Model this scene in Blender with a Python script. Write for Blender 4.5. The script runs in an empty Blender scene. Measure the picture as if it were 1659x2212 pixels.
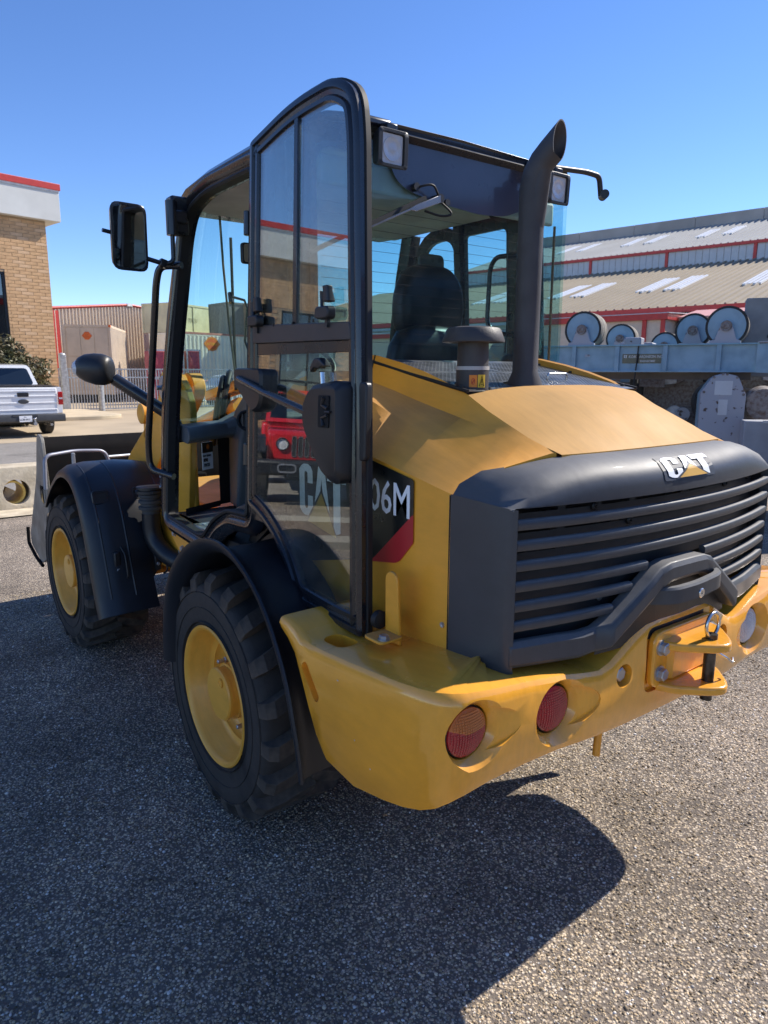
import bpy, bmesh, math, random
import numpy as np
from mathutils import Vector, Matrix
random.seed(7)
rng = np.random.default_rng(11)
S = bpy.context.scene
COL = S.collection
V = Vector
PI = math.pi

# ---------------------------------------------------------------- camera, sky, sun
def cam_axes(yaw, pitch, roll):
    f = V((math.cos(yaw)*math.cos(pitch), math.sin(yaw)*math.cos(pitch), -math.sin(pitch)))
    r = f.cross(V((0, 0, 1))).normalized()
    u = r.cross(f)
    c, s = math.cos(roll), math.sin(roll)
    return f, r*c+u*s, u*c-r*s
CAM = V((-2.387, 1.8794, 1.6961))
F_, R_, U_ = cam_axes(math.radians(-37.122), math.radians(11.244), math.radians(0.175))
cd = bpy.data.cameras.new('camera')
cam = bpy.data.objects.new('camera', cd)
COL.objects.link(cam)
cam.matrix_world = Matrix(((R_.x, U_.x, -F_.x, CAM.x), (R_.y, U_.y, -F_.y, CAM.y), (R_.z, U_.z, -F_.z, CAM.z), (0, 0, 0, 1)))
cd.sensor_fit = 'HORIZONTAL'
cd.sensor_width = 36
cd.lens = 36*1517.6/1659
cd.clip_start = 0.05
cd.clip_end = 3000
cd.dof.use_dof = True
cd.dof.focus_distance = 2.6
cd.dof.aperture_fstop = 11
S.camera = cam

SUN_TO = V((-0.145, -1.12, 1.0)).normalized()
el = math.asin(SUN_TO.z)
W = bpy.data.worlds.new('World')
S.world = W
W.use_nodes = True
wn = W.node_tree.nodes
wl = W.node_tree.links
sky = wn.new('ShaderNodeTexSky')
sky.sky_type = 'NISHITA'
sky.sun_disc = False
sky.sun_elevation = el
sky.sun_rotation = math.atan2(SUN_TO.x, SUN_TO.y)
sky.air_density = 0.75
sky.dust_density = 0.0
sky.ozone_density = 3.0
hs = wn.new('ShaderNodeHueSaturation'); hs.inputs['Saturation'].default_value = 1.16; hs.inputs['Hue'].default_value = .509
wl.new(sky.outputs[0], hs.inputs['Color']); wl.new(hs.outputs[0], wn['Background'].inputs[0])
wn['Background'].inputs[1].default_value = 0.100
sd = bpy.data.lights.new('sun', 'SUN')
sd.energy = 3.25
sd.angle = math.radians(0.53)
sd.color = (1.0, 0.93, 0.83)
sun = bpy.data.objects.new('sun', sd)
COL.objects.link(sun)
sun.rotation_euler = SUN_TO.to_track_quat('Z', 'Y').to_euler()
S.view_settings.view_transform = 'Standard'
S.view_settings.look = 'None'
S.view_settings.gamma = 1.0
S.view_settings.exposure = 1.12
S.view_settings.use_curve_mapping = False
S.cycles.max_bounces = 10
S.cycles.transparent_max_bounces = 24
S.cycles.use_denoising = True

# ---------------------------------------------------------------- mesh helpers
class M:
    def __init__(s):
        s.v = []; s.f = []
    def add(s, vs, fs):
        n = len(s.v)
        s.v += [tuple(p) for p in vs]
        s.f += [tuple(i+n for i in f) for f in fs]
        return s
    def box(s, x0, x1, y0, y1, z0, z1):
        return s.add([(x, y, z) for x in (x0, x1) for y in (y0, y1) for z in (z0, z1)],
                     [(0, 1, 3, 2), (4, 6, 7, 5), (0, 4, 5, 1), (2, 3, 7, 6), (0, 2, 6, 4), (1, 5, 7, 3)])
    def ob(s, c, a, b, d):
        c, a, b, d = V(c), V(a), V(b), V(d)
        return s.add([c+a*i+b*j+d*k for i in (-1, 1) for j in (-1, 1) for k in (-1, 1)],
                     [(0, 1, 3, 2), (4, 6, 7, 5), (0, 4, 5, 1), (2, 3, 7, 6), (0, 2, 6, 4), (1, 5, 7, 3)])
    def prism(s, pts, vec):
        pts = [V(p) for p in pts]; vec = V(vec); n = len(pts)
        return s.add(pts+[p+vec for p in pts],
                     [tuple(range(n))[::-1], tuple(range(n, 2*n))]+[(i, (i+1) % n, (i+1) % n+n, i+n) for i in range(n)])
    def loft(s, rows, closed=False, caps=False):
        n = len(rows[0]); vs = [p for r in rows for p in r]; fs = []
        for i in range(len(rows)-1):
            for j in range(n if closed else n-1):
                k = (j+1) % n
                fs.append((i*n+j, i*n+k, (i+1)*n+k, (i+1)*n+j))
        if caps:
            fs.append(tuple(range(n))[::-1]); m = (len(rows)-1)*n
            fs.append(tuple(range(m, m+n)))
        return s.add(vs, fs)
    def tube(s, pts, r, n=10, closed=False):
        pts = [V(p) for p in pts]; rows = []; N = len(pts)
        rr = r if isinstance(r, (list, tuple)) else [r]*N
        up = None
        for i, p in enumerate(pts):
            if closed: t = (pts[(i+1) % N]-pts[i-1])
            else: t = pts[min(i+1, N-1)]-pts[max(i-1, 0)]
            t.normalize()
            if up is None:
                up = t.orthogonal().normalized()
            up = (up-t*up.dot(t)).normalized()
            b = t.cross(up)
            rows.append([p+(up*math.cos(2*PI*k/n)+b*math.sin(2*PI*k/n))*rr[i] for k in range(n)])
        if closed: rows.append(rows[0])
        return s.loft(rows, closed=True, caps=not closed)
    def lathe(s, o, ax, prof, n=32, caps=True):
        o = V(o); ax = V(ax).normalized(); u = ax.orthogonal().normalized(); w = ax.cross(u)
        rows = [[o+ax*t+(u*math.cos(2*PI*k/n)+w*math.sin(2*PI*k/n))*max(r, 1e-4) for k in range(n)] for t, r in prof]
        return s.loft(rows, closed=True, caps=caps)
    def cyl(s, p0, p1, r, n=16, r1=None):
        p0, p1 = V(p0), V(p1)
        L = (p1-p0).length
        return s.lathe(p0, p1-p0, [(0, r), (L, r if r1 is None else r1)], n)
    def hexbolt(s, p, ax, r, h):
        s.lathe(p, ax, [(0, r*1.25), (h*.25, r*1.25)], 18)
        return s.lathe(V(p)+V(ax).normalized()*h*.25, ax, [(0, r), (h*.65, r), (h*.75, r*.85)], 6)
    def sweep(s, path, N, prof, closed=True):
        """profile (offset outward in the plane, offset along N) carried round a planar path"""
        path = [V(p) for p in path]; N = V(N).normalized(); n = len(path); rows = []
        cen = sum(path, V((0, 0, 0)))/n
        area = 0
        for i in range(n):
            area += (path[i]-cen).cross(path[(i+1) % n]-cen).dot(N)
        sg = 1 if area > 0 else -1
        for i in range(n):
            if closed or 0 < i < n-1:
                a = (path[i]-path[i-1]).normalized(); b = (path[(i+1) % n]-path[i]).normalized()
            elif i == 0: a = b = (path[1]-path[0]).normalized()
            else: a = b = (path[-1]-path[-2]).normalized()
            na = a.cross(N)*sg; nb = b.cross(N)*sg
            m = na+nb
            m = m/max(0.35, m.dot(na)) if m.length > 1e-6 else na
            rows.append([path[i]+m*q+N*w for q, w in prof])
        if closed: rows.append(rows[0])
        return s.loft(rows, closed=True, caps=not closed)
    def build(s, name, mat, parent=None, smooth=None, bevel=0, seg=2, recalc=True):
        me = bpy.data.meshes.new(name)
        me.from_pydata(s.v, [], s.f)
        if recalc:
            bm = bmesh.new(); bm.from_mesh(me)
            bmesh.ops.recalc_face_normals(bm, faces=bm.faces)
            bm.to_mesh(me); bm.free()
        return link(name, me, mat, parent, smooth, bevel, seg)

def link(name, me, mat, parent=None, smooth=None, bevel=0, seg=2):
    if mat is not None:
        for m in (mat if isinstance(mat, (list, tuple)) else [mat]):
            me.materials.append(m)
    if smooth or bevel:
        me.shade_smooth()
        me.set_sharp_from_angle(angle=math.radians(smooth or 35))
    o = bpy.data.objects.new(name, me)
    COL.objects.link(o)
    if parent is not None: o.parent = parent
    if bevel:
        b = o.modifiers.new('bevel', 'BEVEL'); b.width = bevel; b.segments = seg; b.limit_method = 'ANGLE'
        b.angle_limit = math.radians(38); b.harden_normals = False
    return o

def empty(name, loc=(0, 0, 0), rz=0.0, parent=None):
    o = bpy.data.objects.new(name, None); COL.objects.link(o)
    o.location = loc; o.rotation_euler = (0, 0, rz); o.empty_display_size = .1
    if parent is not None: o.parent = parent
    return o
def tag(o, label=None, cat=None, group=None, kind=None):
    if label: o['label'] = label
    if cat: o['category'] = cat
    if group: o['group'] = group
    if kind: o['kind'] = kind
    return o
def copy_tree(o, parent=None):
    c = o.copy(); COL.objects.link(c)
    if parent is not None: c.parent = parent
    for ch in [x for x in o.children]:
        copy_tree(ch, c)
    return c

def fillet(pts, r, n=4, closed=False):
    """round the corners of a 3-D polyline; r a number or one per point"""
    pts = [V(p) for p in pts]; N = len(pts); out = []
    for i, p in enumerate(pts):
        ri = r[i] if isinstance(r, (list, tuple)) else r
        if (not closed and i in (0, N-1)) or ri <= 0:
            out.append(p); continue
        a = pts[i-1]-p; b = pts[(i+1) % N]-p
        d = min(ri, a.length*.48, b.length*.48)
        A = p+a.normalized()*d; B = p+b.normalized()*d
        for k in range(n+1):
            t = k/n
            out.append(A*(1-t)**2+p*2*t*(1-t)+B*t*t)
    return out
def catmull(pts, n=4):
    pts = [V(p) for p in pts]; out = []
    for i in range(len(pts)-1):
        p0 = pts[max(i-1, 0)]; p1 = pts[i]; p2 = pts[i+1]; p3 = pts[min(i+2, len(pts)-1)]
        for k in range(n):
            t = k/n
            out.append(.5*((2*p1)+(p2-p0)*t+(2*p0-5*p1+4*p2-p3)*t*t+(3*p1-p0-3*p2+p3)*t*t*t))
    out.append(pts[-1]); return out
def rrect(c, a, b, r, n=4):
    """rounded rectangle, centre c, half-axis vectors a and b"""
    c, a, b = V(c), V(a), V(b)
    return fillet([c-a-b, c+a-b, c+a+b, c-a+b], r, n, closed=True)

# ---------------------------------------------------------------- materials
def newmat(name):
    m = bpy.data.materials.new(name); m.use_nodes = True
    return m, m.node_tree.nodes, m.node_tree.links, m.node_tree.nodes['Principled BSDF']
def mat(name, col, rough=.5, metal=0, var=.12, scale=6, bump=0, bscale=60, coat=0, col2=None, mixs=.5, emis=None, spec=.5, rvar=.1, detail=4, width=.15):
    """colour varied by two noises, with roughness wear and fine relief"""
    m, n, l, p = newmat(name)
    tc = n.new('ShaderNodeTexCoord')
    nz = n.new('ShaderNodeTexNoise'); nz.inputs['Scale'].default_value = scale; nz.inputs['Detail'].default_value = detail
    l.new(tc.outputs['Object'], nz.inputs['Vector'])
    cr = n.new('ShaderNodeValToRGB')
    c = V(col[:3]); d = V((col2 or [x*(1-var) for x in col])[:3]); e = c if col2 else c*(1+var)
    cr.color_ramp.elements[0].position = mixs-width; cr.color_ramp.elements[1].position = mixs+width
    cr.color_ramp.elements[0].color = (*d, 1); cr.color_ramp.elements[1].color = (*[min(1, x) for x in e], 1)
    l.new(nz.outputs['Fac'], cr.inputs[0]); l.new(cr.outputs[0], p.inputs['Base Color'])
    p.inputs['Metallic'].default_value = metal
    p.inputs['Specular IOR Level'].default_value = spec
    mr = n.new('ShaderNodeMapRange'); mr.inputs['To Min'].default_value = max(.02, rough-rvar); mr.inputs['To Max'].default_value = min(1, rough+rvar)
    n2 = n.new('ShaderNodeTexNoise'); n2.inputs['Scale'].default_value = scale*2.7; n2.inputs['Detail'].default_value = 5
    l.new(tc.outputs['Object'], n2.inputs['Vector'])
    l.new(n2.outputs['Fac'], mr.inputs['Value']); l.new(mr.outputs[0], p.inputs['Roughness'])
    if coat:
        p.inputs['Coat Weight'].default_value = coat; p.inputs['Coat Roughness'].default_value = .06
    if bump:
        n3 = n.new('ShaderNodeTexNoise'); n3.inputs['Scale'].default_value = bscale; n3.inputs['Detail'].default_value = 3
        l.new(tc.outputs['Object'], n3.inputs['Vector'])
        b = n.new('ShaderNodeBump'); b.inputs['Strength'].default_value = 1; b.inputs['Distance'].default_value = bump
        l.new(n3.outputs['Fac'], b.inputs['Height']); l.new(b.outputs[0], p.inputs['Normal'])
    if emis:
        p.inputs['Emission Color'].default_value = (*col, 1); p.inputs['Emission Strength'].default_value = emis
    return m

def yellow_mat(name, col, dust, gloss=.28, coat=.4, dcol=(.36, .23, .115)):
    """machine paint with dust settled on what faces up"""
    m, n, l, p = newmat(name)
    tc = n.new('ShaderNodeTexCoord'); g = n.new('ShaderNodeNewGeometry')
    nz = n.new('ShaderNodeTexNoise'); nz.inputs['Scale'].default_value = 3; nz.inputs['Detail'].default_value = 6
    l.new(tc.outputs['Object'], nz.inputs['Vector'])
    fine = n.new('ShaderNodeTexNoise'); fine.inputs['Scale'].default_value = 45; fine.inputs['Detail'].default_value = 4
    l.new(tc.outputs['Object'], fine.inputs['Vector'])
    sp = n.new('ShaderNodeSeparateXYZ'); l.new(g.outputs['Normal'], sp.inputs[0])
    up = n.new('ShaderNodeMapRange'); up.inputs['From Min'].default_value = .45; up.inputs['From Max'].default_value = .98
    l.new(sp.outputs['Z'], up.inputs['Value'])
    a = n.new('ShaderNodeMath'); a.operation = 'MULTIPLY'; l.new(up.outputs[0], a.inputs[0])
    nr = n.new('ShaderNodeMapRange'); nr.inputs['From Min'].default_value = .3; nr.inputs['From Max'].default_value = .75; nr.inputs['To Min'].default_value = .25
    l.new(nz.outputs['Fac'], nr.inputs['Value']); l.new(nr.outputs[0], a.inputs[1])
    b = n.new('ShaderNodeMath'); b.operation = 'MULTIPLY'; b.inputs[1].default_value = dust; b.use_clamp = True; l.new(a.outputs[0], b.inputs[0])
    cr = n.new('ShaderNodeValToRGB'); cr.color_ramp.elements[0].position = .35; cr.color_ramp.elements[1].position = .7
    cr.color_ramp.elements[0].color = (*[x*.9 for x in col], 1); cr.color_ramp.elements[1].color = (*[x*1.05 for x in col], 1)
    l.new(nz.outputs['Fac'], cr.inputs[0])
    mx = n.new('ShaderNodeMix'); mx.data_type = 'RGBA'
    l.new(b.outputs[0], mx.inputs[0]); l.new(cr.outputs[0], mx.inputs[6]); mx.inputs[7].default_value = (*dcol, 1)
    mpg = n.new('ShaderNodeMapping'); mpg.inputs['Scale'].default_value = (3, 26, 9); mpg.inputs['Rotation'].default_value = (.2, .5, .5)
    l.new(tc.outputs['Object'], mpg.inputs[0])
    sk = n.new('ShaderNodeTexNoise'); sk.inputs['Scale'].default_value = 1.6; sk.inputs['Detail'].default_value = 7; sk.inputs['Roughness'].default_value = .7; l.new(mpg.outputs[0], sk.inputs['Vector'])
    sr = n.new('ShaderNodeMapRange'); sr.inputs['From Min'].default_value = .35; sr.inputs['From Max'].default_value = .72; sr.inputs['To Min'].default_value = .93; sr.inputs['To Max'].default_value = 1.10
    l.new(sk.outputs['Fac'], sr.inputs['Value'])
    vs = n.new('ShaderNodeVectorMath'); vs.operation = 'SCALE'; l.new(mx.outputs[2], vs.inputs[0]); l.new(sr.outputs[0], vs.inputs['Scale'])
    l.new(vs.outputs[0], p.inputs['Base Color'])
    r = n.new('ShaderNodeMapRange'); r.inputs['To Min'].default_value = gloss; r.inputs['To Max'].default_value = .8
    l.new(b.outputs[0], r.inputs['Value'])
    l.new(r.outputs[0], p.inputs['Roughness'])
    cw = n.new('ShaderNodeMapRange'); cw.inputs['To Min'].default_value = coat; cw.inputs['To Max'].default_value = 0.02
    l.new(b.outputs[0], cw.inputs['Value']); l.new(cw.outputs[0], p.inputs['Coat Weight'])
    p.inputs['Coat Roughness'].default_value = .08
    sw = n.new('ShaderNodeMapRange'); sw.inputs['To Min'].default_value = .5; sw.inputs['To Max'].default_value = .12
    l.new(b.outputs[0], sw.inputs['Value']); l.new(sw.outputs[0], p.inputs['Specular IOR Level'])
    bp = n.new('ShaderNodeBump'); bp.inputs['Distance'].default_value = .0006; bp.inputs['Strength'].default_value = .5
    l.new(fine.outputs['Fac'], bp.inputs['Height']); l.new(bp.outputs[0], p.inputs['Normal'])
    return m

def glass_mat(name, tint, gain=1.0, f0=.04, haze=0):
    m, n, l, p = newmat(name)
    n.remove(p); out = n['Material Output']
    tr = n.new('ShaderNodeBsdfTransparent'); tr.inputs[0].default_value = (*tint, 1)
    gl = n.new('ShaderNodeBsdfGlossy'); gl.inputs['Roughness'].default_value = 0.0
    lw = n.new('ShaderNodeLayerWeight'); lw.inputs[0].default_value = .5
    pw = n.new('ShaderNodeMath'); pw.operation = 'POWER'; pw.inputs[1].default_value = 5; l.new(lw.outputs['Facing'], pw.inputs[0])
    ma = n.new('ShaderNodeMath'); ma.operation = 'MULTIPLY_ADD'; ma.inputs[1].default_value = (1-f0)*gain; ma.inputs[2].default_value = f0*gain
    ma.use_clamp = True
    l.new(pw.outputs[0], ma.inputs[0])
    mx = n.new('ShaderNodeMixShader'); l.new(ma.outputs[0], mx.inputs[0]); l.new(tr.outputs[0], mx.inputs[1]); l.new(gl.outputs[0], mx.inputs[2])
    if haze:
        df = n.new('ShaderNodeBsdfDiffuse'); df.inputs[0].default_value = (.72, .68, .60, 1)
        tc = n.new('ShaderNodeTexCoord'); nz = n.new('ShaderNodeTexNoise'); nz.inputs['Scale'].default_value = 7; nz.inputs['Detail'].default_value = 8; nz.inputs['Roughness'].default_value = .75
        l.new(tc.outputs['Object'], nz.inputs['Vector'])
        mr = n.new('ShaderNodeMapRange'); mr.inputs['From Min'].default_value = .42; mr.inputs['From Max'].default_value = .8; mr.inputs['To Min'].default_value = haze*.3; mr.inputs['To Max'].default_value = haze*2
        l.new(nz.outputs['Fac'], mr.inputs['Value'])
        m2 = n.new('ShaderNodeMixShader'); l.new(mr.outputs[0], m2.inputs[0]); l.new(mx.outputs[0], m2.inputs[1]); l.new(df.outputs[0], m2.inputs[2]); mx = m2
    l.new(mx.outputs[0], out.inputs[0])
    return m

YEL = (.92, .40, .035)
m_yel = yellow_mat('machine_yellow_paint', YEL, .95, .40, .12)
m_hood = yellow_mat('dusty_hood_paint', (.60, .29, .04), 1.0, .6, 0.0, (.35, .215, .085))  # deeper yellow without clear coat, under tan dust
m_yel_clean = yellow_mat('clean_yellow_paint', (.92, .41, .035), .2, .2, .7)
m_blk = mat('black_plastic', (.016, .017, .020), .42, bump=.0004, bscale=350, scale=4, var=.3)
m_fend = mat('moulded_fender_plastic', (.013, .015, .020), .40, bump=.0003, bscale=300, scale=3, var=.25)
m_grille = yellow_mat('dusty_grille_plastic', (.052, .057, .066), 1.0, .42, 0.0, (.23, .225, .22))
m_frame = mat('black_frame_paint', (.012, .013, .017), .28, coat=.4, var=.2)
m_seal = mat('rubber_seal', (.012, .012, .013), .6)
m_rub = mat('tyre_rubber', (.011, .011, .012), .78, bump=.001, bscale=80, scale=9, col2=(.035, .032, .03), mixs=.62)
m_lug = mat('scuffed_tread_rubber', (.022, .021, .021), .85, bump=.002, bscale=60, scale=16, col2=(.085, .068, .054), mixs=.55)
m_rim = yellow_mat('rim_yellow_paint', (.86, .42, .055), .3, .4, .15)
m_chr = mat('bright_steel', (.62, .62, .63), .25, metal=1, scale=30)
m_zinc = mat('zinc_plated_steel', (.45, .46, .48), .42, metal=.8, scale=20)
m_exh = mat('exhaust_coating', (.055, .050, .050), .55, bump=.0008, bscale=220, scale=12, var=.15)
m_glass = glass_mat('tinted_cab_glass', (.80, .93, .91), 1.1)
m_rglass = glass_mat('tinted_rear_glass', (.74, .87, .89), 1.0, .025, .02)
m_dglass = glass_mat('door_glass', (.88, .95, .93), 4.0, .04, .03)
m_head = mat('beige_headliner', (.66, .62, .58), .85, bump=.0006, bscale=200)
m_dash = mat('grey_dash_plastic', (.10, .115, .13), .5, bump=.0003, bscale=400)
m_int = mat('dark_cab_trim', (.012, .013, .016), .6)
m_seat = mat('black_vinyl_seat_cover', (.010, .010, .011), .42, bump=.0012, bscale=14, scale=5)
m_white = mat('white_print', (.90, .92, .94), .4, var=.03)
m_red = mat('red_print', (.52, .03, .035), .35, var=.05)
m_decal = mat('black_decal_film', (.012, .014, .014), .3, coat=.3)
m_decyel = mat('yellow_decal_film', (.62, .36, .07), .35)
m_plate = mat('galvanised_perforated_sheet', (.16, .17, .18), .4, metal=.7, scale=15, var=.3)
m_lens = mat('clear_lamp_lens', (.62, .63, .66), .2, coat=.6, bump=.002, bscale=120, scale=8)
m_orange = mat('amber_lens', (.55, .14, .02), .15, coat=.8, bump=.0015, bscale=170)
m_rlens = mat('red_lens', (.40, .006, .018), .15, coat=.8, bump=.0015, bscale=170)
m_mirror = mat('mirror_glass', (.7, .72, .74), .03, metal=1, rvar=.01, var=.02)
m_lab = mat('warning_label_yellow', (.72, .48, .04), .5)
m_galv = mat('galvanised_fence_steel', (.42, .45, .48), .5, metal=.5, scale=10, var=.2)
# ================================================================ THE WHEEL LOADER (x forward, y left, rear axle at the origin)
LD = tag(empty('wheel_loader'), 'yellow compact wheel loader with its cab door swung back against the hood', 'wheel loader')
Y3 = V((0, 1, 0))

def interp(x, tab):
    tab = sorted(tab)
    if x <= tab[0][0]: return tab[0][1]
    for (a, p), (b, q) in zip(tab, tab[1:]):
        if x <= b: return p+(q-p)*(x-a)/(b-a)
    return tab[-1][1]

# ---- lettering
LC = [(0.02, .12), (.02, .88), (.07, .96), (.13, 1.0), (.22, 1.0), (.28, .96), (.32, .88), (.32, .64), (.21, .64), (.21, .82), (.19, .86), (.155, .86), (.135, .82), (.135, .18),
      (.155, .14), (.19, .14), (.21, .18), (.21, .40), (.32, .40), (.32, .12), (.28, .04), (.22, 0), (.13, 0), (.07, .04)]
LA = [(.33, 0), (.455, 1.0), (.585, 1.0), (.70, 0), (.59, 0), (.52, .22), (.445, 0)]
LAH = [(.495, .52), (.52, .74), (.545, .52)]
LT = [(.64, 1.0), (1.02, 1.0), (1.02, .76), (.91, .76), (.91, -.16), (.77, -.24), (.77, .76), (.64, .76)]
TRI = [(.52, .50), (.21, -.10), (.83, -.26)]
TRO = [(.52, .58), (.155, -.12), (.86, -.31)]
def logo(parent, o, ux, uz, n, w, h, mw=None, bg=None, name='emblem_lettering'):
    """three white letters with a yellow triangle under the middle one"""
    o, ux, uz, n = V(o), V(ux).normalized(), V(uz).normalized(), V(n).normalized()
    P = lambda q, k: o+ux*q[0]*w+uz*q[1]*h+n*k
    a = M()
    for L in (LC, LA, LT): a.prism([P(q, .0005) for q in L], n*.001)
    a.build(name, mw or m_white, parent)
    M().prism([P(q, .001) for q in LAH], n*.0012).build('letter_opening', bg or m_decal, parent)
    M().prism([P(q, .001) for q in TRO], n*.0012).build('triangle_outline', bg or m_decal, parent)
    M().prism([P(q, .0015) for q in TRI], n*.0016).build('emblem_triangle', m_decyel, parent)
def text(name, body, size, o, ux, uz, mt, parent, bold=.02, xs=1.0, align='LEFT', ext=.0008):
    cu = bpy.data.curves.new(name, 'FONT'); cu.body = body; cu.size = 1; cu.offset = bold; cu.extrude = ext/size; cu.align_x = align; cu.resolution_u = 2
    t = bpy.data.objects.new(name, cu); COL.objects.link(t)
    dg = bpy.context.evaluated_depsgraph_get()
    me = bpy.data.meshes.new_from_object(t.evaluated_get(dg))
    bpy.data.objects.remove(t); bpy.data.curves.remove(cu)
    ux, uz = V(ux).normalized(), V(uz).normalized(); n = ux.cross(uz); o = V(o)
    for v in me.vertices:
        c = v.co.copy(); v.co = o+ux*c.x*size*xs+uz*c.y*size+n*c.z*size
    me.materials.clear()
    me.name = name
    return link(name, me, mt, parent)

# ---- wheels
TR, RR = .480, .268
def make_wheel():
    w = empty('wheel', parent=LD)                       # axle along +y, outer face at y=+.40 of the wheel's own frame
    W2 = .40
    prof = [(W2-.03, RR-.012), (W2-.008, RR+.004), (W2-.004, .300), (W2+.004, .36), (W2+.002, .40), (W2-.006, .420), (W2-.03, .432), (W2-.08, .438), (W2-.19, .442), (W2-.30, .438), (W2-.35, .432),
            (W2-.378, .42), (W2-.385, .36), (W2-.38, .30), (W2-.37, RR), (W2-.35, RR-.02)]
    M().lathe((0, 0, 0), (0, 1, 0), prof, 96, caps=False).build('tyre', m_rub, w, smooth=50)
    g = M()
    for r0 in (.288, .345, .404):                       # moulded rings on the sidewall
        g.lathe((0, 0, 0), (0, 1, 0), [(W2-.012, r0-.004), (W2+.0055, r0), (W2-.012, r0+.004)], 72, caps=False)
    g.build('sidewall_ring', m_rub, w, smooth=60)
    N = 19
    for side in (0, 1):
        path = [(W2+.004, .408, 0), (W2-.004, .452, 0), (W2-.03, .476, .01), (W2-.085, TR, .05), (W2-.15, TR, .13), (W2-.205, TR, .20)]
        hw = [.030, .030, .031, .032, .033, .020]
        rows = []
        for (y, r, da), h in zip(path, hw):
            if side: y = 2*(W2-.19)-y
            row = []
            for (ds, dr) in ((-h*.95, 0), (h*.95, 0), (h*1.25, -.055 if r > .45 else -.02), (-h*1.25, -.055 if r > .45 else -.02)):
                a = da+ds/TR; R = r+dr
                yy = y if dr == 0 or r > .44 else y-.012*(1 if not side else -1)
                row.append((R*math.sin(a), yy, R*math.cos(a)))
            rows.append(row)
        lug = M().loft(rows, closed=True, caps=True)
        me = None
        for k in range(N):
            if me is None:
                o = lug.build('tread_lug', m_lug, w, bevel=.003, seg=2); me = o.data
            else:
                o = bpy.data.objects.new('tread_lug', me); COL.objects.link(o); o.parent = w
                b = o.modifiers.new('bevel', 'BEVEL'); b.width = .003; b.segments = 2; b.limit_method = 'ANGLE'; b.angle_limit = math.radians(38)
            o.rotation_euler = (0, 2*PI*(k+(.5 if side else 0))/N, 0)
    y0 = W2
    prof = [(y0-.012, RR-.004), (y0-.002, RR+.006), (y0+.003, RR+.001), (y0, RR-.010), (y0-.016, RR-.018), (y0-.045, RR-.024), (y0-.058, RR-.036), (y0-.085, RR-.040), (y0-.094, RR-.050), (y0-.098, RR-.066), (y0-.118, RR-.070),
            (y0-.128, RR-.082), (y0-.135, RR-.098), (y0-.137, .13), (y0-.137, .10)]
    M().lathe((0, 0, 0), (0, 1, 0), prof, 72, caps=False).build('rim', m_rim, w, smooth=60)
    prof = [(y0-.30, .13), (y0-.30, RR-.03), (y0-.165, RR-.05)]
    M().lathe((0, 0, 0), (0, 1, 0), [(y0-.139, .0), (y0-.139, RR-.10), (y0-.37, RR-.04), (y0-.37, .0)], 48).build('wheel_disc', m_rim, w, smooth=40)
    M().lathe((0, 0, 0), (0, 1, 0), [(y0-.165, .112), (y0-.07, .108), (y0-.068, .100), (y0-.045, .099), (y0-.043, .103), (y0-.030, .103), (y0-.024, .098), (y0-.022, .0)], 48).build('hub', m_rim, w, smooth=30)
    q = V((-.035, y0-.022, .060))
    M().lathe(q, (0, 1, 0), [(0, .018), (.004, .018), (.004, .011), (.001, .010), (.001, .0)], 20).build('drain_plug', m_rim, w, smooth=30)
    nut = M(); nut.hexbolt((0, y0-.136, 0), (0, 1, 0), .015, .026); nut.lathe((0, y0-.113, 0), (0, 1, 0), [(0, .009), (.030, .009), (.033, .006)], 10)
    me = None
    for k in range(8):
        a = 2*PI*(k+.3)/8
        if me is None: o = nut.build('wheel_nut', m_zinc, w, smooth=30); me = o.data
        else: o = bpy.data.objects.new('wheel_nut', me); COL.objects.link(o); o.parent = w
        o.location = (.145*math.sin(a), 0, .145*math.cos(a))
    M().tube(fillet([(-.10, y0-.08, -.175), (-.085, y0-.10, -.165), (-.075, y0-.13, -.155)], .02), .006).build('valve_stem', m_seal, w, smooth=50)
    return w
w0 = make_wheel()
w0.location = (0, .495, TR)
wr = copy_tree(w0, LD); wr.location = (0, -.495, TR); wr.rotation_euler = (0, 0, PI)
ART = math.radians(1.7)
PIV = V((1.085, 0, 0))
def front(p):   # point of the straight machine -> after articulation
    p = V(p); d = p-PIV
    return PIV+V((d.x*math.cos(ART)-d.y*math.sin(ART), d.x*math.sin(ART)+d.y*math.cos(ART), d.z))
wf = copy_tree(w0, LD); wf.location = front((2.17, .495, TR)); wf.rotation_euler = (0, .21, ART)
wg = copy_tree(w0, LD); wg.location = front((2.17, -.495, TR)); wg.rotation_euler = (0, .1, PI+ART)
M().cyl((0, -.6, TR), (0, .6, TR), .10, 20).lathe((0, 0, TR), (0, 1, 0), [(-.2, .1), (-.12, .2), (.12, .2), (.2, .1)], 20).build('rear_axle', m_yel, LD, smooth=40)
M().cyl(front((2.17, -.6, TR)), front((2.17, .6, TR)), .10, 20).build('front_axle', m_yel, LD, smooth=40)

# ---- rear frame, belly
m_under = mat('dark_underbody', (.02, .02, .02), .7)
M().box(-1.0, 1.0, -.36, .36, .68, .90).box(-.25, 1.0, -.3, .3, .45, .68).box(-.95, .35, -.58, .58, .88, .96).build('rear_frame', m_under, LD, bevel=.01)
M().prism([(.40, .60, .62), (.40, .60, .98), (1.0, .60, .98), (1.0, .60, .80), (.80, .60, .62)], (0, -1.2, 0)).build('side_tank', m_under, LD, bevel=.02)

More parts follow.
